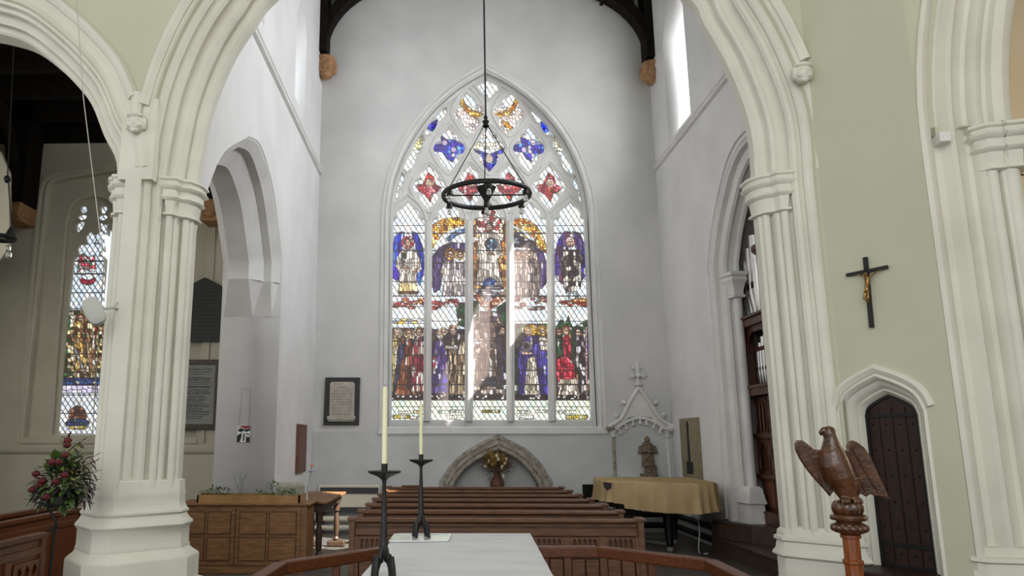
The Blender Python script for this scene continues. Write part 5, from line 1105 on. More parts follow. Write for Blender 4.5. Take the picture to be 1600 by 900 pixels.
# ---- side table left of the pews
ty0 = atZ(500, 778, .80).y; A = [atZ(u, v, .80) for u, v in ((484, 770), (533, 768), (515, 783), (480, 783))]
t = thing('side_table', (-1.7, 11.2, 0), 'dark oak side table with turned legs beside the light oak cabinet', 'table')
tx0, tx1, tya, tyb = -2.15, A[2].x, A[2].y-.1, A[1].y
tx1 = (A[1].x+A[2].x)/2
MB().box(tx0, tx1+.03, tya, tyb, .765, .80).build('tabletop', OAK, t, bevel=.01)
MB().box(tx0+.05, tx1-.03, tya+.08, tyb-.08, .66, .765).build('apron', mat('dark_oak', '4a3626', .5, c2='38281b', scale=8), t)
for y in (tya+.16, tyb-.2):
    MB().lathe((tx1-.09, y, 0), [(.045, .09), (.05, .12), (.03, .15), (.04, .2), (.045, .36), (.03, .5), (.028, .52), (.05, .53), (.05, .66)], 14).build('leg', MATS['dark_oak'], t, smooth=True)
    MB().lathe((tx0+.1, y, 0), [(.045, .09), (.05, .12), (.03, .15), (.04, .2), (.045, .36), (.03, .5), (.028, .52), (.05, .53), (.05, .66)], 14).build('leg', MATS['dark_oak'], t, smooth=True)
    MB().box(tx1-.22, tx1+.05, y-.06, y+.06, 0, .09).build('foot', MATS['dark_oak'], t, bevel=.02)
    MB().box(tx0+.0, tx0+.22, y-.06, y+.06, 0, .09).build('foot', MATS['dark_oak'], t, bevel=.02)
# ---- wall heater
h0, h1 = atY(498, 757, 14.0), atY(594, 757, 14.0)
zz0, zz1 = atY(550, 802, 14.0).z, h0.z
t = thing('wall_heater', ((h0.x+h1.x)/2, 14, 0), 'cream wall convector heater with dark grille left of the pews', 'heater')
MB().box(h0.x, h1.x, 14.0, 14.185, zz0+.1, zz1).build('casing', RADM, t, bevel=.01); MB().box(h0.x+.03, h1.x-.03, 13.985, 14.01, zz1-.16, zz1-.05).build('grille', RADD, t); MB().box(h0.x, h1.x, 14.0, 14.185, zz0+.02, zz0+.1).build('dark_base', RADD, t)
for x in (h0.x+.06, h1.x-.06): MB().box(x-.03, x+.03, 14.02, 14.15, 0, zz0+.02).build('foot', RADD, t)
for z in (.1, .22, .34):
    pass
t = thing('heating_pipes', ((h0.x+h1.x)/2, 14.08, 0), 'white heating pipes running under the cream convector heater', 'pipe')
for z in (.09, .24): MB().tube([(XL+.05, 13.93, z), (PX0-.1, 13.93, z)], .045, 10).build('pipe', RADM, t, smooth=True)
t = thing('heating_pipes', (3.9, 12.5, 0), 'dark heating pipes along the wall behind the covered piano', 'pipe')
for z in (.14, .32): MB().tube([(XR-.12, 11.95, z), (XR-.12, 14.0, z), (2.1, 14.0, z)], .05, 10).build('pipe', IRON, t, smooth=True)

# ---- black framed memorial on the end wall
T = front(YB-.001)
def tq(u, v): return T.px(u, v)
f = [tq(509, 590), tq(563, 590), tq(561, 664.5), tq(505.5, 664.5)]
t = thing('wall_memorial', T.pt(*tq(534, 664)), 'white marble memorial tablet on a black slate back, left of the great window', 'memorial')
slab(T, [f[3], f[2], f[1], f[0]], [], -.05, -.005, 'slate_back', SLATE, t, bevel=.006)
m_ = [tq(515.5, 650), tq(554, 650), tq(555, 600), tq(552, 597), tq(519, 597), tq(516.5, 600)]
slab(T, m_, [], -.075, -.05, 'marble_tablet', MARBLE, t, bevel=.004)
a, b = tq(512, 657), tq(556, 651); MB().pbox(T, a[0], b[0], a[1]+.01, b[1]+.01, -.11, -.05).pbox(T, a[0]+.02, b[0]-.02, a[1]-.02, a[1]+.01, -.09, -.05).build('ledge', MARBLE, t, bevel=.008)
ctr = tq(535, 610); rr = random.Random(5)
lines = ['SACRED', 'to the memory of', 'who departed this life', 'in the year of our Lord', 'aged seventy two years', 'also of his beloved wife', 'and of their children', 'Blessed are the dead', 'which die in the Lord', 'erected by their son']
for k, s_ in enumerate(lines): text(T, s_, ctr[0], ctr[1]+.03-.052*k, .042, 'inscription', mat('faded_lettering', '6e675c', .8), t, b=-.0755, width=.38)

# ---- hanging wooden board on the left transept wall
bz0, bz1 = lp(468, 738), lp(468, 663); ya, yb = lp(462, 700)[0], lp(475, 700)[0]
tag(MB().box(XL+.002, XL+.045, ya, yb, bz0[1], bz1[1]).box(XL+.045, XL+.052, ya+.04, yb-.04, bz0[1]+.05, bz1[1]-.05).build('wooden_board', mat('brown_board_wood', '6e452f', .5, c2='5a3524', scale=8, stretch=(1, 1, .3)), bevel=.004), 'narrow brown wooden board on the white left transept wall', 'board')
# ---- board with printed candle-like figure on the right wall
a, b = rp(1066, 655), rp(1096, 652); zlo, zhi = rp(1080, 748)[1], rp(1080, 653)[1]
y0_, y1_ = -rp(1096, 700)[0], -rp(1067, 700)[0]
t = thing('brass_rubbing_panel', (XR-.03, (y0_+y1_)/2, zlo), 'tall brown panel with a black figure rubbing on the wall behind the piano', 'picture')
MB().box(XR-.035, XR-.002, y0_, y1_, zlo, zhi).build('board', BRASSRUB, t, bevel=.004)
MB().box(XR-.04, XR-.036, y0_+.03, y0_+.05, zlo, zhi).build('edge_strip', BRASSRUB, t)
ym = (y0_+y1_)/2+.05; mb = MB()
for w, z0_, z1_ in ((.26, zlo+.08, zlo+.28), (.09, zlo+.28, zlo+.6), (.07, zlo+.6, zlo+.85), (.035, zlo+.85, zhi-.22)): mb.box(XR-.039, XR-.0351, ym-w/2*1.3, ym+w/2*1.3, z0_, z1_)
mb.ball((XR-.036, ym, zlo+.87), .003, .07, .08); mb.build('black_figure', BLACKP, t)
# ---- framed text and black tablet in the aisle
T2 = front(14.72)
def t2(u, v): return T2.px(u, v)
fl = t2(262, 560)[0]; fr_, ft, fb = t2(344, 600)[0], t2(300, 562)[1], t2(300, 671)[1]
t = thing('framed_inscription', T2.pt((fl+fr_)/2, fb), 'brown framed grey inscription panel seen through the left transept arch', 'picture')
slab(T2, [(fl, fb), (fr_, fb), (fr_, ft), (fl, ft)], [[(fl+.1, fb+.1), (fr_-.1, fb+.1), (fr_-.1, ft-.1), (fl+.1, ft-.1)]], -.03, .05, 'frame', GILTF, t, bevel=.01)
MB().pbox(T2, fl+.09, fr_-.09, fb+.09, ft-.09, .0, .04).build('panel', PAPERW, t)
xm = t2(306, 600)[0]
L2 = [('To The Glory of God', .075, 578.5), ('and in memory of those who have worshipped here', .035, 582), ('and served this church', .04, 585.5), ('this tablet was given by', .035, 590.3), ('JANE ELIZABETH CROFT', .085, 595), ('daughter of this parish who left this life', .035, 598), ('and rests in the peace of the Lord', .035, 600.8),
      ('CHURCHWARDEN HENRY GORDON READ', .06, 606), ('to whose care and devotion this church', .035, 609.5), ('owes so much of its beauty and repair', .035, 612), ('ORGANIST ROBERT ELMSLEY', .06, 616), ('for many years the faithful', .035, 619.5), ('servant of the music of the church', .035, 622),
      ('SAMUEL LANE', .065, 626.5), ('of this parish and town', .035, 629), ('who gave the bells and the clock', .035, 632), ('VERGER JAMES MELTON SCALES', .06, 636), ('for long and loyal service', .035, 639), ('and the gift of the altar', .035, 641.5), ('CURATE JOHN OLIVER', .06, 645.5), ('remembered with affection and thankfulness', .035, 648.5), ('by the people of this place', .035, 651.5), ('Requiescant in pace', .035, 654.5)]
for s_, sz, v in L2: text(T2, s_, xm, t2(306, v)[1], sz*.95, 'inscription', INK, t, b=-.003, width=.58)
bk_ = [t2(255, 531), t2(346, 531), t2(348.5, 447), t2(320, 433), t2(258, 470)]
bl_ = [t2(u, v) for u, v in ((278, 531), (346, 531), (348.5, 448), (320, 433), (292, 447))]
t = thing('wall_memorial', T2.pt(*t2(312, 531)), 'black pointed slate tablet above the framed inscription in the left aisle', 'memorial')
slab(T2, [(bl_[0][0]-.15, bl_[0][1]), bl_[1], bl_[2], bl_[3], (2*bl_[3][0]-bl_[2][0], bl_[2][1]), (2*bl_[3][0]-bl_[2][0], bl_[0][1])], [], 0, .07, 'slate', SLATE, t, bevel=.01)
MB().pbox(T2, 2*bl_[3][0]-bl_[2][0]-.03, bl_[2][0]+.02, bl_[0][1]-.04, bl_[0][1], -.05, .07).build('ledge', SLATE, t)
for k in range(13): text(T2, ['In memory of the men', 'of this parish who gave', 'their lives in the war', 'and are remembered here'][k % 4], bl_[3][0], bl_[3][1]-.32-.075*k, .055, 'inscription', mat('dim_gilt_lettering', '34342f', .7), t, b=-.002, width=.7)
# ---- hanging linocut on the arch jamb
LN = front(lb[-1][0]-.02)
a, b, c = LN.px(371.5, 665), LN.px(391.5, 665), LN.px(391.5, 691)
t = thing('linocut_print', LN.pt(*a), 'small black white and red linocut hung on cords on the transept arch jamb', 'picture')
x0, x1, z1, z0 = a[0], b[0], a[1], c[1]
MB().pbox(LN, x0, x1, z0, z1, -.012, -.002).build('sheet', mat('white_print_paper', 'd8d8d4', .8), t)
w, h = x1-x0, z1-z0
def pr(pts, m, nm, b=-.0128): slab(LN, [(x0+w*x, z0+h*y) for x, y in pts], [], b-.0008, b+.0008, nm, m, t)
pr([(0, .86), (.3, .98), (1, 1), (1, .86), (.6, .8), (.3, .9)], REDP, 'red_print'); pr([(0, .7), (.25, .85), (.6, .76), (1, .84), (1, .7), (.7, .62), (.5, .7), (.3, .6), (.1, .66)], BLACKP, 'black_print')
pr([(0, .0), (.2, 0), (.34, .3), (.36, .56), (.2, .5), (0, .4)], BLACKP, 'black_print'); pr([(.45, .1), (.56, .05), (.6, .5), (.5, .56)], BLACKP, 'black_print'); pr([(.7, 0), (1, 0), (1, .36), (.82, .3), (.7, .42)], BLACKP, 'black_print'); pr([(.72, .46), (.96, .42), (.96, .5), (.72, .54)], BLACKP, 'black_print')
zt = LN.px(391, 608)[1]
for x in (x0+.02, x1-.02): MB().tube([LN.pt(x, z1, -.008), LN.pt(x+(.0 if x > x0+.1 else .02), zt, -.004)], .0018, 5).build('cord', IRON, t)
MB().tube([LN.pt(x0+.04, zt, -.004), LN.pt(x1-.02, zt, -.004)], .0018, 5).build('cord', IRON, t)

# ---- gabled niche with the statue
def nq(u, v): return BW.px(u, v)
t = thing('canopied_niche', BW.pt(*nq(1000, 745)), 'white carved ogee canopy niche with finial and cusps beside the right of the great window', 'niche')
nc = nq(996, 610)[0]; zA = nq(994, 610)[1]; zE = nq(996, 667)[1]; xe0, xe1 = nq(952, 667)[0], nq(1047, 672)[0]
def ogee(off, k=10):
    L = smooth_path([(xe0-off, zE), (xe0+.22-off*.6, zE+.13+off*.5), (nc-.16-off*.5, zE+.42+off*.4), (nc, zA+off*1.2)], k); return L
Lo = ogee(.04); Li = ogee(-.06)
mir = lambda P_: [(2*nc-x, z) for x, z in P_]
xe1m = 2*nc-xe0
slab(BW, Lo+mir(Lo)[::-1][1:]+Li[0:0]+[(2*nc-xe0-.09, zE-.06)]+[(x, z) for x, z in [(2*nc-x_, z_) for x_, z_ in [(xe0+.12, zE-.03), (xe0+.28, zE+.08), (nc-.2, zE+.16)]]]+[(nc, zE+.19)]+[(nc-.2, zE+.16), (xe0+.28, zE+.08), (xe0+.12, zE-.03)]+[(xe0+.09, zE-.06)], [], -.07, .01, 'gable', GREYS, t, bevel=.012)
mb = MB(); mb.tube([BW.pt(x, z, -.10) for x, z in Lo], [.035]*len(Lo), 8); mb.tube([BW.pt(x, z, -.10) for x, z in mir(Lo)], [.035]*len(Lo), 8); mb.build('gable_moulding', GREYS, t, smooth=True)
for k, f_ in enumerate((.35, .62)):
    for s_ in (-1, 1):
        x, z = Lo[int(f_*(len(Lo)-1))]; x = x if s_ < 0 else 2*nc-x; m2 = MB(); m2.ball(BW.pt(x+s_*.06, z+.05, -.1), .05, .04, .035, noise=.4, seed=k); m2.ball(BW.pt(x+s_*.09, z+.08, -.1), .03, .03, .03, noise=.3, seed=k+3); m2.build('crocket', GREYS, t, smooth=True)
mb = MB(); zf = zA+.06
mb.lathe(BW.pt(nc, zf, -.08), [(.05, -.06), (.03, 0), (.08, .03), (.08, .06), (.035, .08), (.03, .14), (.045, .2), (.03, .3), (.045, .36), (.03, .42), (.01, .47)], 10)
for s_ in (-1, 1): mb.ball(BW.pt(nc+s_*.1, zf+.2, -.08), .055, .045, .045, noise=.3, seed=4); mb.ball(BW.pt(nc+s_*.06, zf+.36, -.08), .035, .03, .04, noise=.3)
mb.ball(BW.pt(nc, zf+.2, -.13), .05, .05, .045); mb.build('finial', GREYS, t, smooth=True)
mb = MB(); inn = [(xe0+.1, zE-.05), (xe0+.2, zE+.03), (xe0+.3, zE+.09), (nc-.12, zE+.14), (nc, zE+.16)]; full = smooth_path(inn, 5); full = full+mir(full)[::-1][1:]
mb.tube([BW.pt(x, z, -.08) for x, z in full], .028, 8)
nC = 7
for i in range(nC):
    x, z = full[int((i+.5)/nC*(len(full)-1))]; x2 = x+(nc-x)*.12; mb.tube([BW.pt(x, z, -.08), BW.pt(x2, z-.075, -.08)], [.03, .016], 6); mb.ball(BW.pt(x2, z-.095, -.08), .032, .028, .026)
mb.build('cusping', GREYS, t, smooth=True)
zl = nq(955, 744)[1]
for x in (xe0+.06, 2*nc-xe0-.06):
    MB().tube([BW.pt(x, 0, -.02), BW.pt(x, zE-.06, -.02)], .03, 8).build('shaft', RAW if x < nc else GREYS, t); MB().lathe(BW.pt(x, zE-.13, -.03), [(.03, -.06), (.05, -.04), (.035, -.02), (.05, .02), (.06, .06), (.05, .08)], 12).build('capital', GREYS, t, smooth=True)
MB().ball(BW.pt(xe0+.0, zE-.02, -.09), .08, .05, .045, noise=.3).build('broken_stop', RAW, t, smooth=True)
MB().ball(BW.pt(2*nc-xe0, zE-.03, -.09), .09, .07, .055, noise=.3).build('carved_stop', GREYS, t, smooth=True)
MB().pbox(BW, xe0+.08, 2*nc-xe0-.08, zl-.06, zl, -.28, -.0).build('ledge', DADO, t)
# statue
sb = nq(1010, 743)
s0 = Vector((nq(1010, 743)[0], YB-.17, zl)); zH = atY(1011, 682, YB-.17).z-zl
mb = MB()
pr_ = [(0, .10, .08, .01), (.06, .10, .08, 0), (.065, .075, .06, 0), (.24, .07, .055, 0), (.25, .12, .085, 0), (.36, .115, .085, 0), (.5, .10, .075, 0), (.62, .095, .07, 0), (.7, .12, .075, 0), (.78, .115, .07, 0), (.81, .06, .05, 0)]
mb.loft([[s0+Vector((rx*math.cos(2*PI*k/16), ry*math.sin(2*PI*k/16), z*zH)) for k in range(16)] for z, rx, ry, _ in pr_])
mb.lathe(s0, [(.05, .79*zH), (.09, .81*zH), (.085, .84*zH), (.05, .85*zH)], 14); mb.ball(s0+Vector((0, -.01, .91*zH)), .05, .052, .07); mb.ball(s0+Vector((0, -.06, .90*zH)), .01, .015, .02)
for s_ in (-1, 1): mb.tube([s0+Vector((s_*.11, 0, .75*zH)), s0+Vector((s_*.15, -.03, .6*zH)), s0+Vector((s_*.05, -.1, .62*zH))], [.04, .035, .025], 8)
mb.ball(s0+Vector((0, -.11, .63*zH)), .03, .03, .045); mb.box(s0.x+.02, s0.x+.14, s0.y-.05, s0.y+.05, zl+.06, zl+.2); mb.box(s0.x-.14, s0.x+.14, s0.y-.09, s0.y+.09, zl, zl+.05)
tag(mb.build('stone_statue', STATUE, smooth=True, remesh=.009), 'small worn brown stone statue of a praying figure in a ruff inside the niche', 'statue')

# ---- low arched recess with dried flowers
t = thing('tomb_recess_arch', BW.pt(nq(776, 757)[0], .0), 'weathered bare stone arch of a low recess below the great window', 'arch')
mbp = sweep_rings(BW, npath, [(-.01, .33), (-.01, .0), (.01, -.025), (.04, -.03), (.055, -.012), (.075, -.012), (.09, -.04), (.125, -.04), (.14, -.014), (.165, -.014), (.185, -.03), (.225, -.026), (.24, -.01), (.24, .005), (.1, .1)])
rnd = random.Random(9)
for r_ in mbp:
    for q in r_[10:13]: q += Vector((rnd.uniform(-.015, .015), rnd.uniform(-.012, .005), rnd.uniform(-.015, .015)))
mb = MB(); mb.loft(mbp); mb.build('voussoirs', RAW, t, smooth=True)
q = atY(778, 752, YB-.1); vz = .92
t = thing('niche_shelf', (q.x, YB+.1, 0), 'stone block standing in the recess under the clay vase', 'block'); MB().box(q.x-.3, q.x+.3, YB+.0, YB+.33, 0, vz-.22).build('block', RAW, t)
g = thing('dried_flower_arrangement', (q.x, YB+.15, vz-.22), 'dried ochre and cream flowers in a brown clay vase within the low stone recess', 'flowers')
vzz = vz-.22
MB().lathe((q.x, YB+.15, vzz), [(.07, 0), (.12, .06), (.13, .13), (.10, .2), (.05, .27), (.05, .31), (.06, .33)], 18).build('vase', TERRA, g, smooth=True)
ctr = (q.x, YB+.08, atY(778, 728, YB).z)
foliage('ochre_leaves', DRYL, g, 170, (ctr[0], ctr[1]-.1, ctr[2]+.03), (.27, .1, .17), .15, .038, 31, lambda v: v.z > -.6, .1, .7)
foliage('brown_leaves', DRYD, g, 90, (ctr[0], ctr[1], ctr[2]-.06), (.2, .1, .14), .16, .028, 32, None, .1, .5)
mb = MB(); rnd = random.Random(2)
for k in range(16):
    x = rnd.uniform(-.25, .25); z = rnd.uniform(-.1, .17); top = Vector((ctr[0]+x, ctr[1]-.08, ctr[2]+z)); mb.tube([(q.x, YB+.15, vzz+.3), (ctr[0]+x*.4, ctr[1]+.03, ctr[2]-.1), top], .004, 5)
mb.build('stems', DRYD, g)
for k in range(9):
    x = [-.27, -.1, .16, .2, -.2, .02, .1, -.02, .13][k]; z = [-.01, .02, .05, .12, .08, .12, -.02, .18, -.18][k]; MB().ball((ctr[0]+x*.8, ctr[1]-.12, ctr[2]+z), .026, .024, .034, noise=.3, seed=k).build('cream_bloom', DRYW, g, smooth=True)

# ---- piano under a tan cover
pc = [(2.42, 13.0), (2.36, 12.4), (2.74, 11.72), (3.3, 11.32), (3.66, 11.10), (3.92, 11.5), (3.95, 13.0)]
pc = [(2.45, 13.0), (2.38, 12.1), (2.50, 11.72), (2.75, 11.55), (3.1, 11.35), (3.5, 11.1), (3.72, 11.10), (3.86, 11.35), (3.95, 12.0), (3.95, 13.0)]
t = thing('grand_piano', (3.2, 12.1, 0), 'black grand piano hidden under a tan cover in the right corner', 'piano')
ins = offset_poly(pc, -.03)
MB().loft([[(q_.x, q_.y, z) for q_ in ins] for z in (.62, .985)]).build('case', PIANO, t)
for x, y in ((3.28, 11.8), (2.75, 12.6), (3.6, 12.7)):
    MB().lathe((x, y, 0), [(.045, .07), (.05, .1), (.07, .3), (.10, .62)], 8).build('leg', PIANO, t); MB().lathe((x, y, 0), [(.02, 0), (.05, .01), (.05, .06), (.02, .07)], 10).build('castor', CHROME, t)
MB().tube([(3.28, 11.8, .10), (2.75, 12.6, .10)], .02, 6).build('truss', CHROME, t); MB().tube([(3.28, 11.8, .10), (3.6, 12.7, .10)], .02, 6).build('truss', CHROME, t); MB().tube([(2.75, 12.6, .10), (3.6, 12.7, .10)], .02, 6).build('truss', CHROME, t)
MB().box(2.55, 2.95, 12.0, 12.12, .12, .62).build('pedal_lyre', PIANO, t)
def cover():
    n = 12; base = pc; rings = []
    for (off, z, wob) in ((-.3, 1.004, 0), (-.03, 1.002, 0), (.0, .995, 0), (.015, .97, .002), (.02, .85, .012), (.03, .72, .02), (.045, .615, .028)):
        c = offset_poly(base, off); pts = []
        for i in range(len(c)):
            a, b = c[i], c[(i+1) % len(c)]
            for k in range(n):
                q_ = a.lerp(b, k/n); nn = (b-a).normalized(); w = wob*math.sin((i*n+k)*1.05)+wob*.5*math.sin((i*n+k)*.43)
                dz2 = 0
                if z < .7: dz2 = .03*math.sin((i*n+k)*.09)+(.05 if q_.x < 2.6 and q_.y > 11.6 else 0)
                pts.append((q_.x+nn.y*w, q_.y-nn.x*w, z+dz2))
        rings.append(pts)
    mb = MB(); mb.loft(rings, cap=False); mb.f.append(tuple(range(len(rings[0])))); return mb
cv = thing('piano_cover', (3.2, 12.1, .62), 'tan fabric cover draped over the grand piano in the right corner', 'cover')
cover().build('cloth', TAN, cv, smooth='all')
q = atZ(941, 752, .93); mb = MB(); e1 = Vector((2.38, 12.1, 0)); e2 = Vector((2.50, 11.72, 0)); dr_ = (e2-e1).normalized(); nn = Vector((dr_.y, -dr_.x, 0)); cpt = e1.lerp(e2, .55)-Vector((abs(nn.x), abs(nn.y)*.5, 0))*.04
cpt = e1.lerp(e2, .6)+Vector((-.035, -.014, 0))
mb.loft([[(cpt.x-dr_.x*a+o_, cpt.y-dr_.y*a+o_*.5, z) for a, z in ((-.11, .975), (-.09, .9), (0, .86), (.09, .9), (.11, .975))] for o_ in (-.006, .006)]); mb.build('leather_patch', TANLABEL, cv)
# stacked dark chairs behind the piano
for x in (2.55, 3.05):
    t = thing('chair', (x, 13.35, 0), 'dark chair stored behind the covered piano, %s of the two' % ('left' if x < 2.8 else 'right'), 'chair')
    MB().box(x-.2, x+.2, 13.2, 13.6, .42, .46).build('seat', PIANO, t, bevel=.01); MB().box(x-.2, x+.2, 13.58, 13.62, .55, .85).build('backrest', PIANO, t, bevel=.01)
    for a in (-.17, .17):
        for b in (13.23, 13.58): MB().box(x+a-.015, x+a+.015, b-.015, b+.015, 0, .42 if b < 13.5 else .85).build('leg', PIANO, t)

# ---- organ
OX = XR+.36; oy0, oy1 = 8.75, RW.px(1163, 505, .3)[0]*-1+.22
t = thing('pipe_organ', (OX+.5, 10, .45), 'dark carved oak pipe organ with silver pipes inside the right transept arch', 'organ')
OP = Plane((OX, 0, 0), (0, -1, 0), (1, 0, 0))
def oq(u, v, b=0): return OP.px(u, v, b)
zc1 = oq(1165, 508)[1]; zm = oq(1170, 607)[1]; zl2 = oq(1175, 735)[1]; yy1 = oy1
h0_, h1_ = -yy1, -oy0
MB().pbox(OP, h0_, h1_, .55, zm-.12, .10, 1.2).build('lower_case', ORG, t)
MB().pbox(OP, h0_, h1_, zc1-.05, zc1+.06, -.06, 1.2).pbox(OP, h0_-.03, h1_, zc1+.06, zc1+.10, -.10, 1.2).build('cornice', ORG, t, bevel=.01)
MB().pbox(OP, h0_-.02, h1_, zm-.12, zm, -.05, 1.2).pbox(OP, h0_-.04, h1_, zm-.02, zm+.03, -.08, 1.2).build('mid_rail', ORG, t, bevel=.01)
MB().pbox(OP, h0_, h1_, zm, zc1, .35, 1.2).build('back_board', DARKW, t)
MB().pbox(OP, h0_, h1_, .0+.45, .62, -.02, 1.2).build('plinth', ORG, t, bevel=.01)
nb = 3; bw = (h1_-h0_)/nb
for i in range(nb+1): MB().pbox(OP, h0_+bw*i-.06 if i else h0_, h0_+bw*i+.06, zm, zc1, -.03, .12).build('post', ORG, t, bevel=.01)
for i in range(nb):
    a, b = h0_+bw*i+.06, h0_+bw*(i+1)-.06
    slab(OP, [(a, zc1-.42), (b, zc1-.42), (b, zc1-.04), (a, zc1-.04)], [[(a+.02, zc1-.43+.012)]+pointed(a+.02, b-.02, zc1-.4, zc1-.14, 6)+[(b-.02, zc1-.418)]], 0, .04, 'carved_arch', ORG, t)
    n = 8
    for k in range(n):
        x = a+.05+(b-a-.1)*k/(n-1); top = zc1-.38+.22*math.sin(PI*(k+.5)/n)-.02*(k % 2); q_ = OP.pt(x, 0, .15)
        MB().lathe((q_.x, q_.y, 0), [(.008, zm+.03), (.035, zm+.22), (.036, top), (.03, top)], 10).build('small_pipe', PIPE, t, smooth=True)
        MB().pbox(OP, x-.014, x+.014, zm+.25, zm+.30, .112, .125).build('pipe_mouth', IRON, t)
    MB().pbox(OP, a, b, (zm+zc1)/2+.08, (zm+zc1)/2+.12, .09, .12).build('pipe_rail', ORG, t)
pxs = [(1168.5, 418), (1172.5, 400), (1178, 379), (1184, 357)]
k = 0; x = -oq(1168.5, 480, .12)[0]
heights = [oq(1169, 420)[1], oq(1173, 398)[1], oq(1178, 378)[1], oq(1184, 356)[1]]
yb_ = [-oq(u, 480, .12)[0] for u in (1169.5, 1174.5, 1180.5, 1187.5)]
allp = list(zip(yb_, heights))
y = yb_[-1]-.33; hh = heights[-1]
for d_ in (.1, .25, -.1, -.3, -.5): allp.append((y, hh+d_)); y -= .3
for y, hgt in allp:
    MB().lathe((OX+.12, y, 0), [(.03, zc1+.1), (.085, zc1+.45), (.088, hgt), (.075, hgt)], 16).build('tall_pipe', PIPE, t, smooth=True)
    MB().box(OX+.026, OX+.034, y-.03, y+.03, zc1+.5, zc1+.6).build('pipe_mouth', IRON, t)
yt = -oq(1193, 400, 0)[0]
MB().box(OX-.05, OX+.2, yt-.1, yt+.06, zc1+.1, oq(1189, 345)[1]).build('tower_post', ORG, t, bevel=.01); zk = oq(1189, 400)[1]
MB().lathe((OX, yt, zk), [(.02, -.2), (.08, -.1), (.1, 0), (.16, .06), (.16, .12), (.1, .16)], 10).build('carved_bracket', ORG, t, smooth=True)
# panelling of the lower case
for i in range(6):
    w = (h1_-h0_)/6; a, b = h0_+w*i+.03, h0_+w*(i+1)-.03
    z1_, z2_ = zl2, zm-.14
    zq = zl2+.42*(zm-zl2)
    hs3 = []
    for j in range(3): ww = (b-a-.02)/3; hs3.append([(a+.01+ww*j+.01, zq+.06)]+pointed(a+.01+ww*j+.01, a+.01+ww*(j+1)-.01, z2_-.16, z2_-.04, 4)+[(a+.01+ww*(j+1)-.01, zq+.06)])
    slab(OP, [(a, zq+.03), (b, zq+.03), (b, z2_), (a, z2_)], hs3, .06, .10, 'carved_panel', ORG, t)
    slab(OP, [(a, zl2-.05), (b, zl2-.05), (b, zq-.02), (a, zq-.02)], [[(a+.04, zl2), (b-.04, zl2), (b-.04, zq-.2), ((a+b)/2, zq-.08), (a+.04, zq-.2)]], .05, .10, 'carved_panel', ORG, t)
    MB().pbox(OP, a+.03, b-.03, .68, zl2-.1, .085, .1).build('lower_panel', mat('organ_panel_wood', '6a4330', .45), t, bevel=.01)
MB().pbox(OP, h0_, h1_, zl2-.1, zl2-.04, .02, .1).build('rail', ORG, t); MB().pbox(OP, h0_, h1_, zq-.03, zq+.03, .02, .1).build('rail', ORG, t)
# ---- wooden platforms before the organ
PLT = mat('platform_wood', '4b3a2e', .45, c2='3a2b21', scale=5, stretch=(1, 4, 1))
tag(MB().box(3.90, 5.6, 7.5, 11.85, 0, .20).box(3.87, 5.6, 7.47, 11.88, .20, .225).build('platform', PLT, bevel=.004), 'lower dark wooden platform step before the organ, right of the piano', 'platform')
mb = MB(); pp = [(3.9, 11.82), (3.9, 11.5), (4.15, 10.95), (4.35, 10.7), (4.36, 8.6), (5.6, 8.6), (5.6, 11.82)]
mb.loft([[(x, y, z) for x, y in pp] for z in (.226, .42)]); mb.loft([[(q_.x, q_.y, z) for q_ in offset_poly(pp[::-1] if False else pp, -.02)] for z in (.42, .45)])
tag(mb.build('platform', PLT), 'upper dark wooden platform step carrying the organ', 'platform')
q = atZ(1142, 812, .455); mb = MB(); mb.loft([[(q.x+x, q.y+y, .455+z) for x, y, z in ((-.12, -.06, 0), (.1, -.08, 0), (.12, .08, .0), (-.08, .08, 0))], [(q.x+x, q.y+y, .455+z) for x, y, z in ((-.11, -.05, .02), (.08, -.06, .05), (.0, .04, .12), (-.06, .05, .03))]])
tp = thing('folded_paper', (q.x, q.y, .455), 'crumpled blue and pale papers lying on the upper organ platform', 'paper'); mb.build('pale_sheet', PALEP, tp)
MB().loft([[(q.x+x, q.y+y, .453+z) for x, y, z in ((-.14, -.09, 0), (.1, -.1, 0), (.12, -.07, .0), (-.12, -.06, 0))], [(q.x+x, q.y+y, .455+z) for x, y, z in ((-.13, -.085, .02), (.1, -.095, .03), (.1, -.08, .03), (-.12, -.07, .02))]]).build('blue_sheet', BLUEP, tp)
MB().beam((q.x-.0, q.y-.05, .57), (q.x+.13, q.y-.09, .49), .06, .005).build('blue_flap', BLUEP, tp)
q = atX(1192.5, 809, OX-.03); t = thing('wall_socket', q, 'small white switch plate on the foot of the organ case', 'socket')
MB().box(OX-.035, OX-.021, q.y-.045, q.y+.045, q.z-.07, q.z+.06).build('plate', PLAST, t, bevel=.003); MB().box(OX-.04, OX-.035, q.y-.01, q.y+.01, q.z-.03, q.z+.02).build('rocker', REDP, t)
tag(MB().tube(smooth_path([atY(1080, 806, 11.95), atY(1090, 812, 11.9), atY(1093, 830, 11.75), Vector((3.66, 11.7, .012)), Vector((3.74, 11.55, .012))], 5), .007, 6).build('cable', PLAST), 'white cable looping down to the floor right of the piano', 'cable')

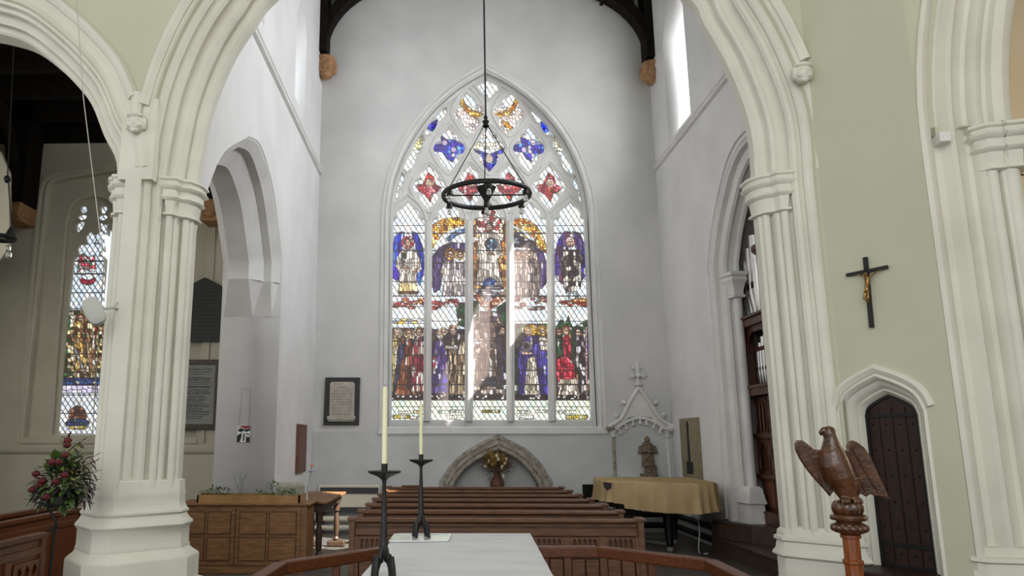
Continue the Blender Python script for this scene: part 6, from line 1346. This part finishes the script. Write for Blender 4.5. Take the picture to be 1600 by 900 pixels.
# ---- pews of the left aisle, side on
def side_pew(x, y0, y1, top, label, carved=False, d=-1):
    t = thing('pew', (x, (y0+y1)/2, 0), label, 'pew', 'pews of the left aisle')
    MB().box(x-.02, x+.02, y0, y1, .15, top-.03).build('back_panel', RAILW, t)
    mb = MB(); mb.loft([[(x+a, y, top+b) for a, b in ((-.04, -.03), (.03, -.05), (.05, -.03), (.05, 0), (-.04, 0))] for y in (y0-.02, y1+.03)]); mb.build('top_rail', RAILW, t)
    MB().box(x-.02, x+.035, y0, y1, top-.16, top-.10).build('rail', RAILW, t, bevel=.006)
    MB().box(x-.42, x-.02, y0, y1, .41, .45).build('seat', RAILW, t)
    for y in (y0, y1): MB().box(x-.42, x+.04, y-.03, y+.03, 0, .62).box(x-.1, x+.04, y-.03, y+.03, .62, top-.01).build('bench_end', RAILW, t, bevel=.01)
    n = max(2, int((y1-y0)/.5))
    for i in range(n+1):
        y = y0+(y1-y0)*i/n; MB().box(x+.02, x+.038, y-.04, y+.04, .2, top-.16).build('muntin', RAILW, t)
    if carved:
        SP = Plane((x+.03, 0, 0), (0, 1, 0), (-1, 0, 0)); a, b = y1-.42, y1-.06; hs_ = []
        for i in range(3):
            for j in range(2): c_ = (a+.07+.11*i, top-.27-.12*j); hs_.append([(c_[0]+.042*(1+.18*math.cos(4*q_))*math.cos(q_), c_[1]+.042*(1+.18*math.cos(4*q_))*math.sin(q_)) for q_ in [2*PI*m/24 for m in range(24)]])
        slab(SP, [(a, top-.48), (b, top-.48), (b, top-.19), (a, top-.19)], hs_, -.012, .008, 'carved_tracery', RAILW, t)
    return t
pA = atZ(64, 832, .86); pB = atZ(127, 793, .9); pC = atZ(108, 786, .9); pD = atZ(22, 788, .9)
side_pew(pA.x, pA.y-2.5, pA.y, .86, 'nearest side-on pew with carved quatrefoils at the lower left corner', True)
side_pew(pB.x-.02, pB.y-3.2, pB.y-.0, .9, 'long side-on pew passing behind the black flower stand')
side_pew(pC.x, pC.y-3, pC.y, .9, 'side-on pew beyond the flower stand, with a scroll-lit top rail')
side_pew(pD.x-.5, pD.y-3, pD.y, .9, 'farthest side-on pew at the left edge under the aisle window')
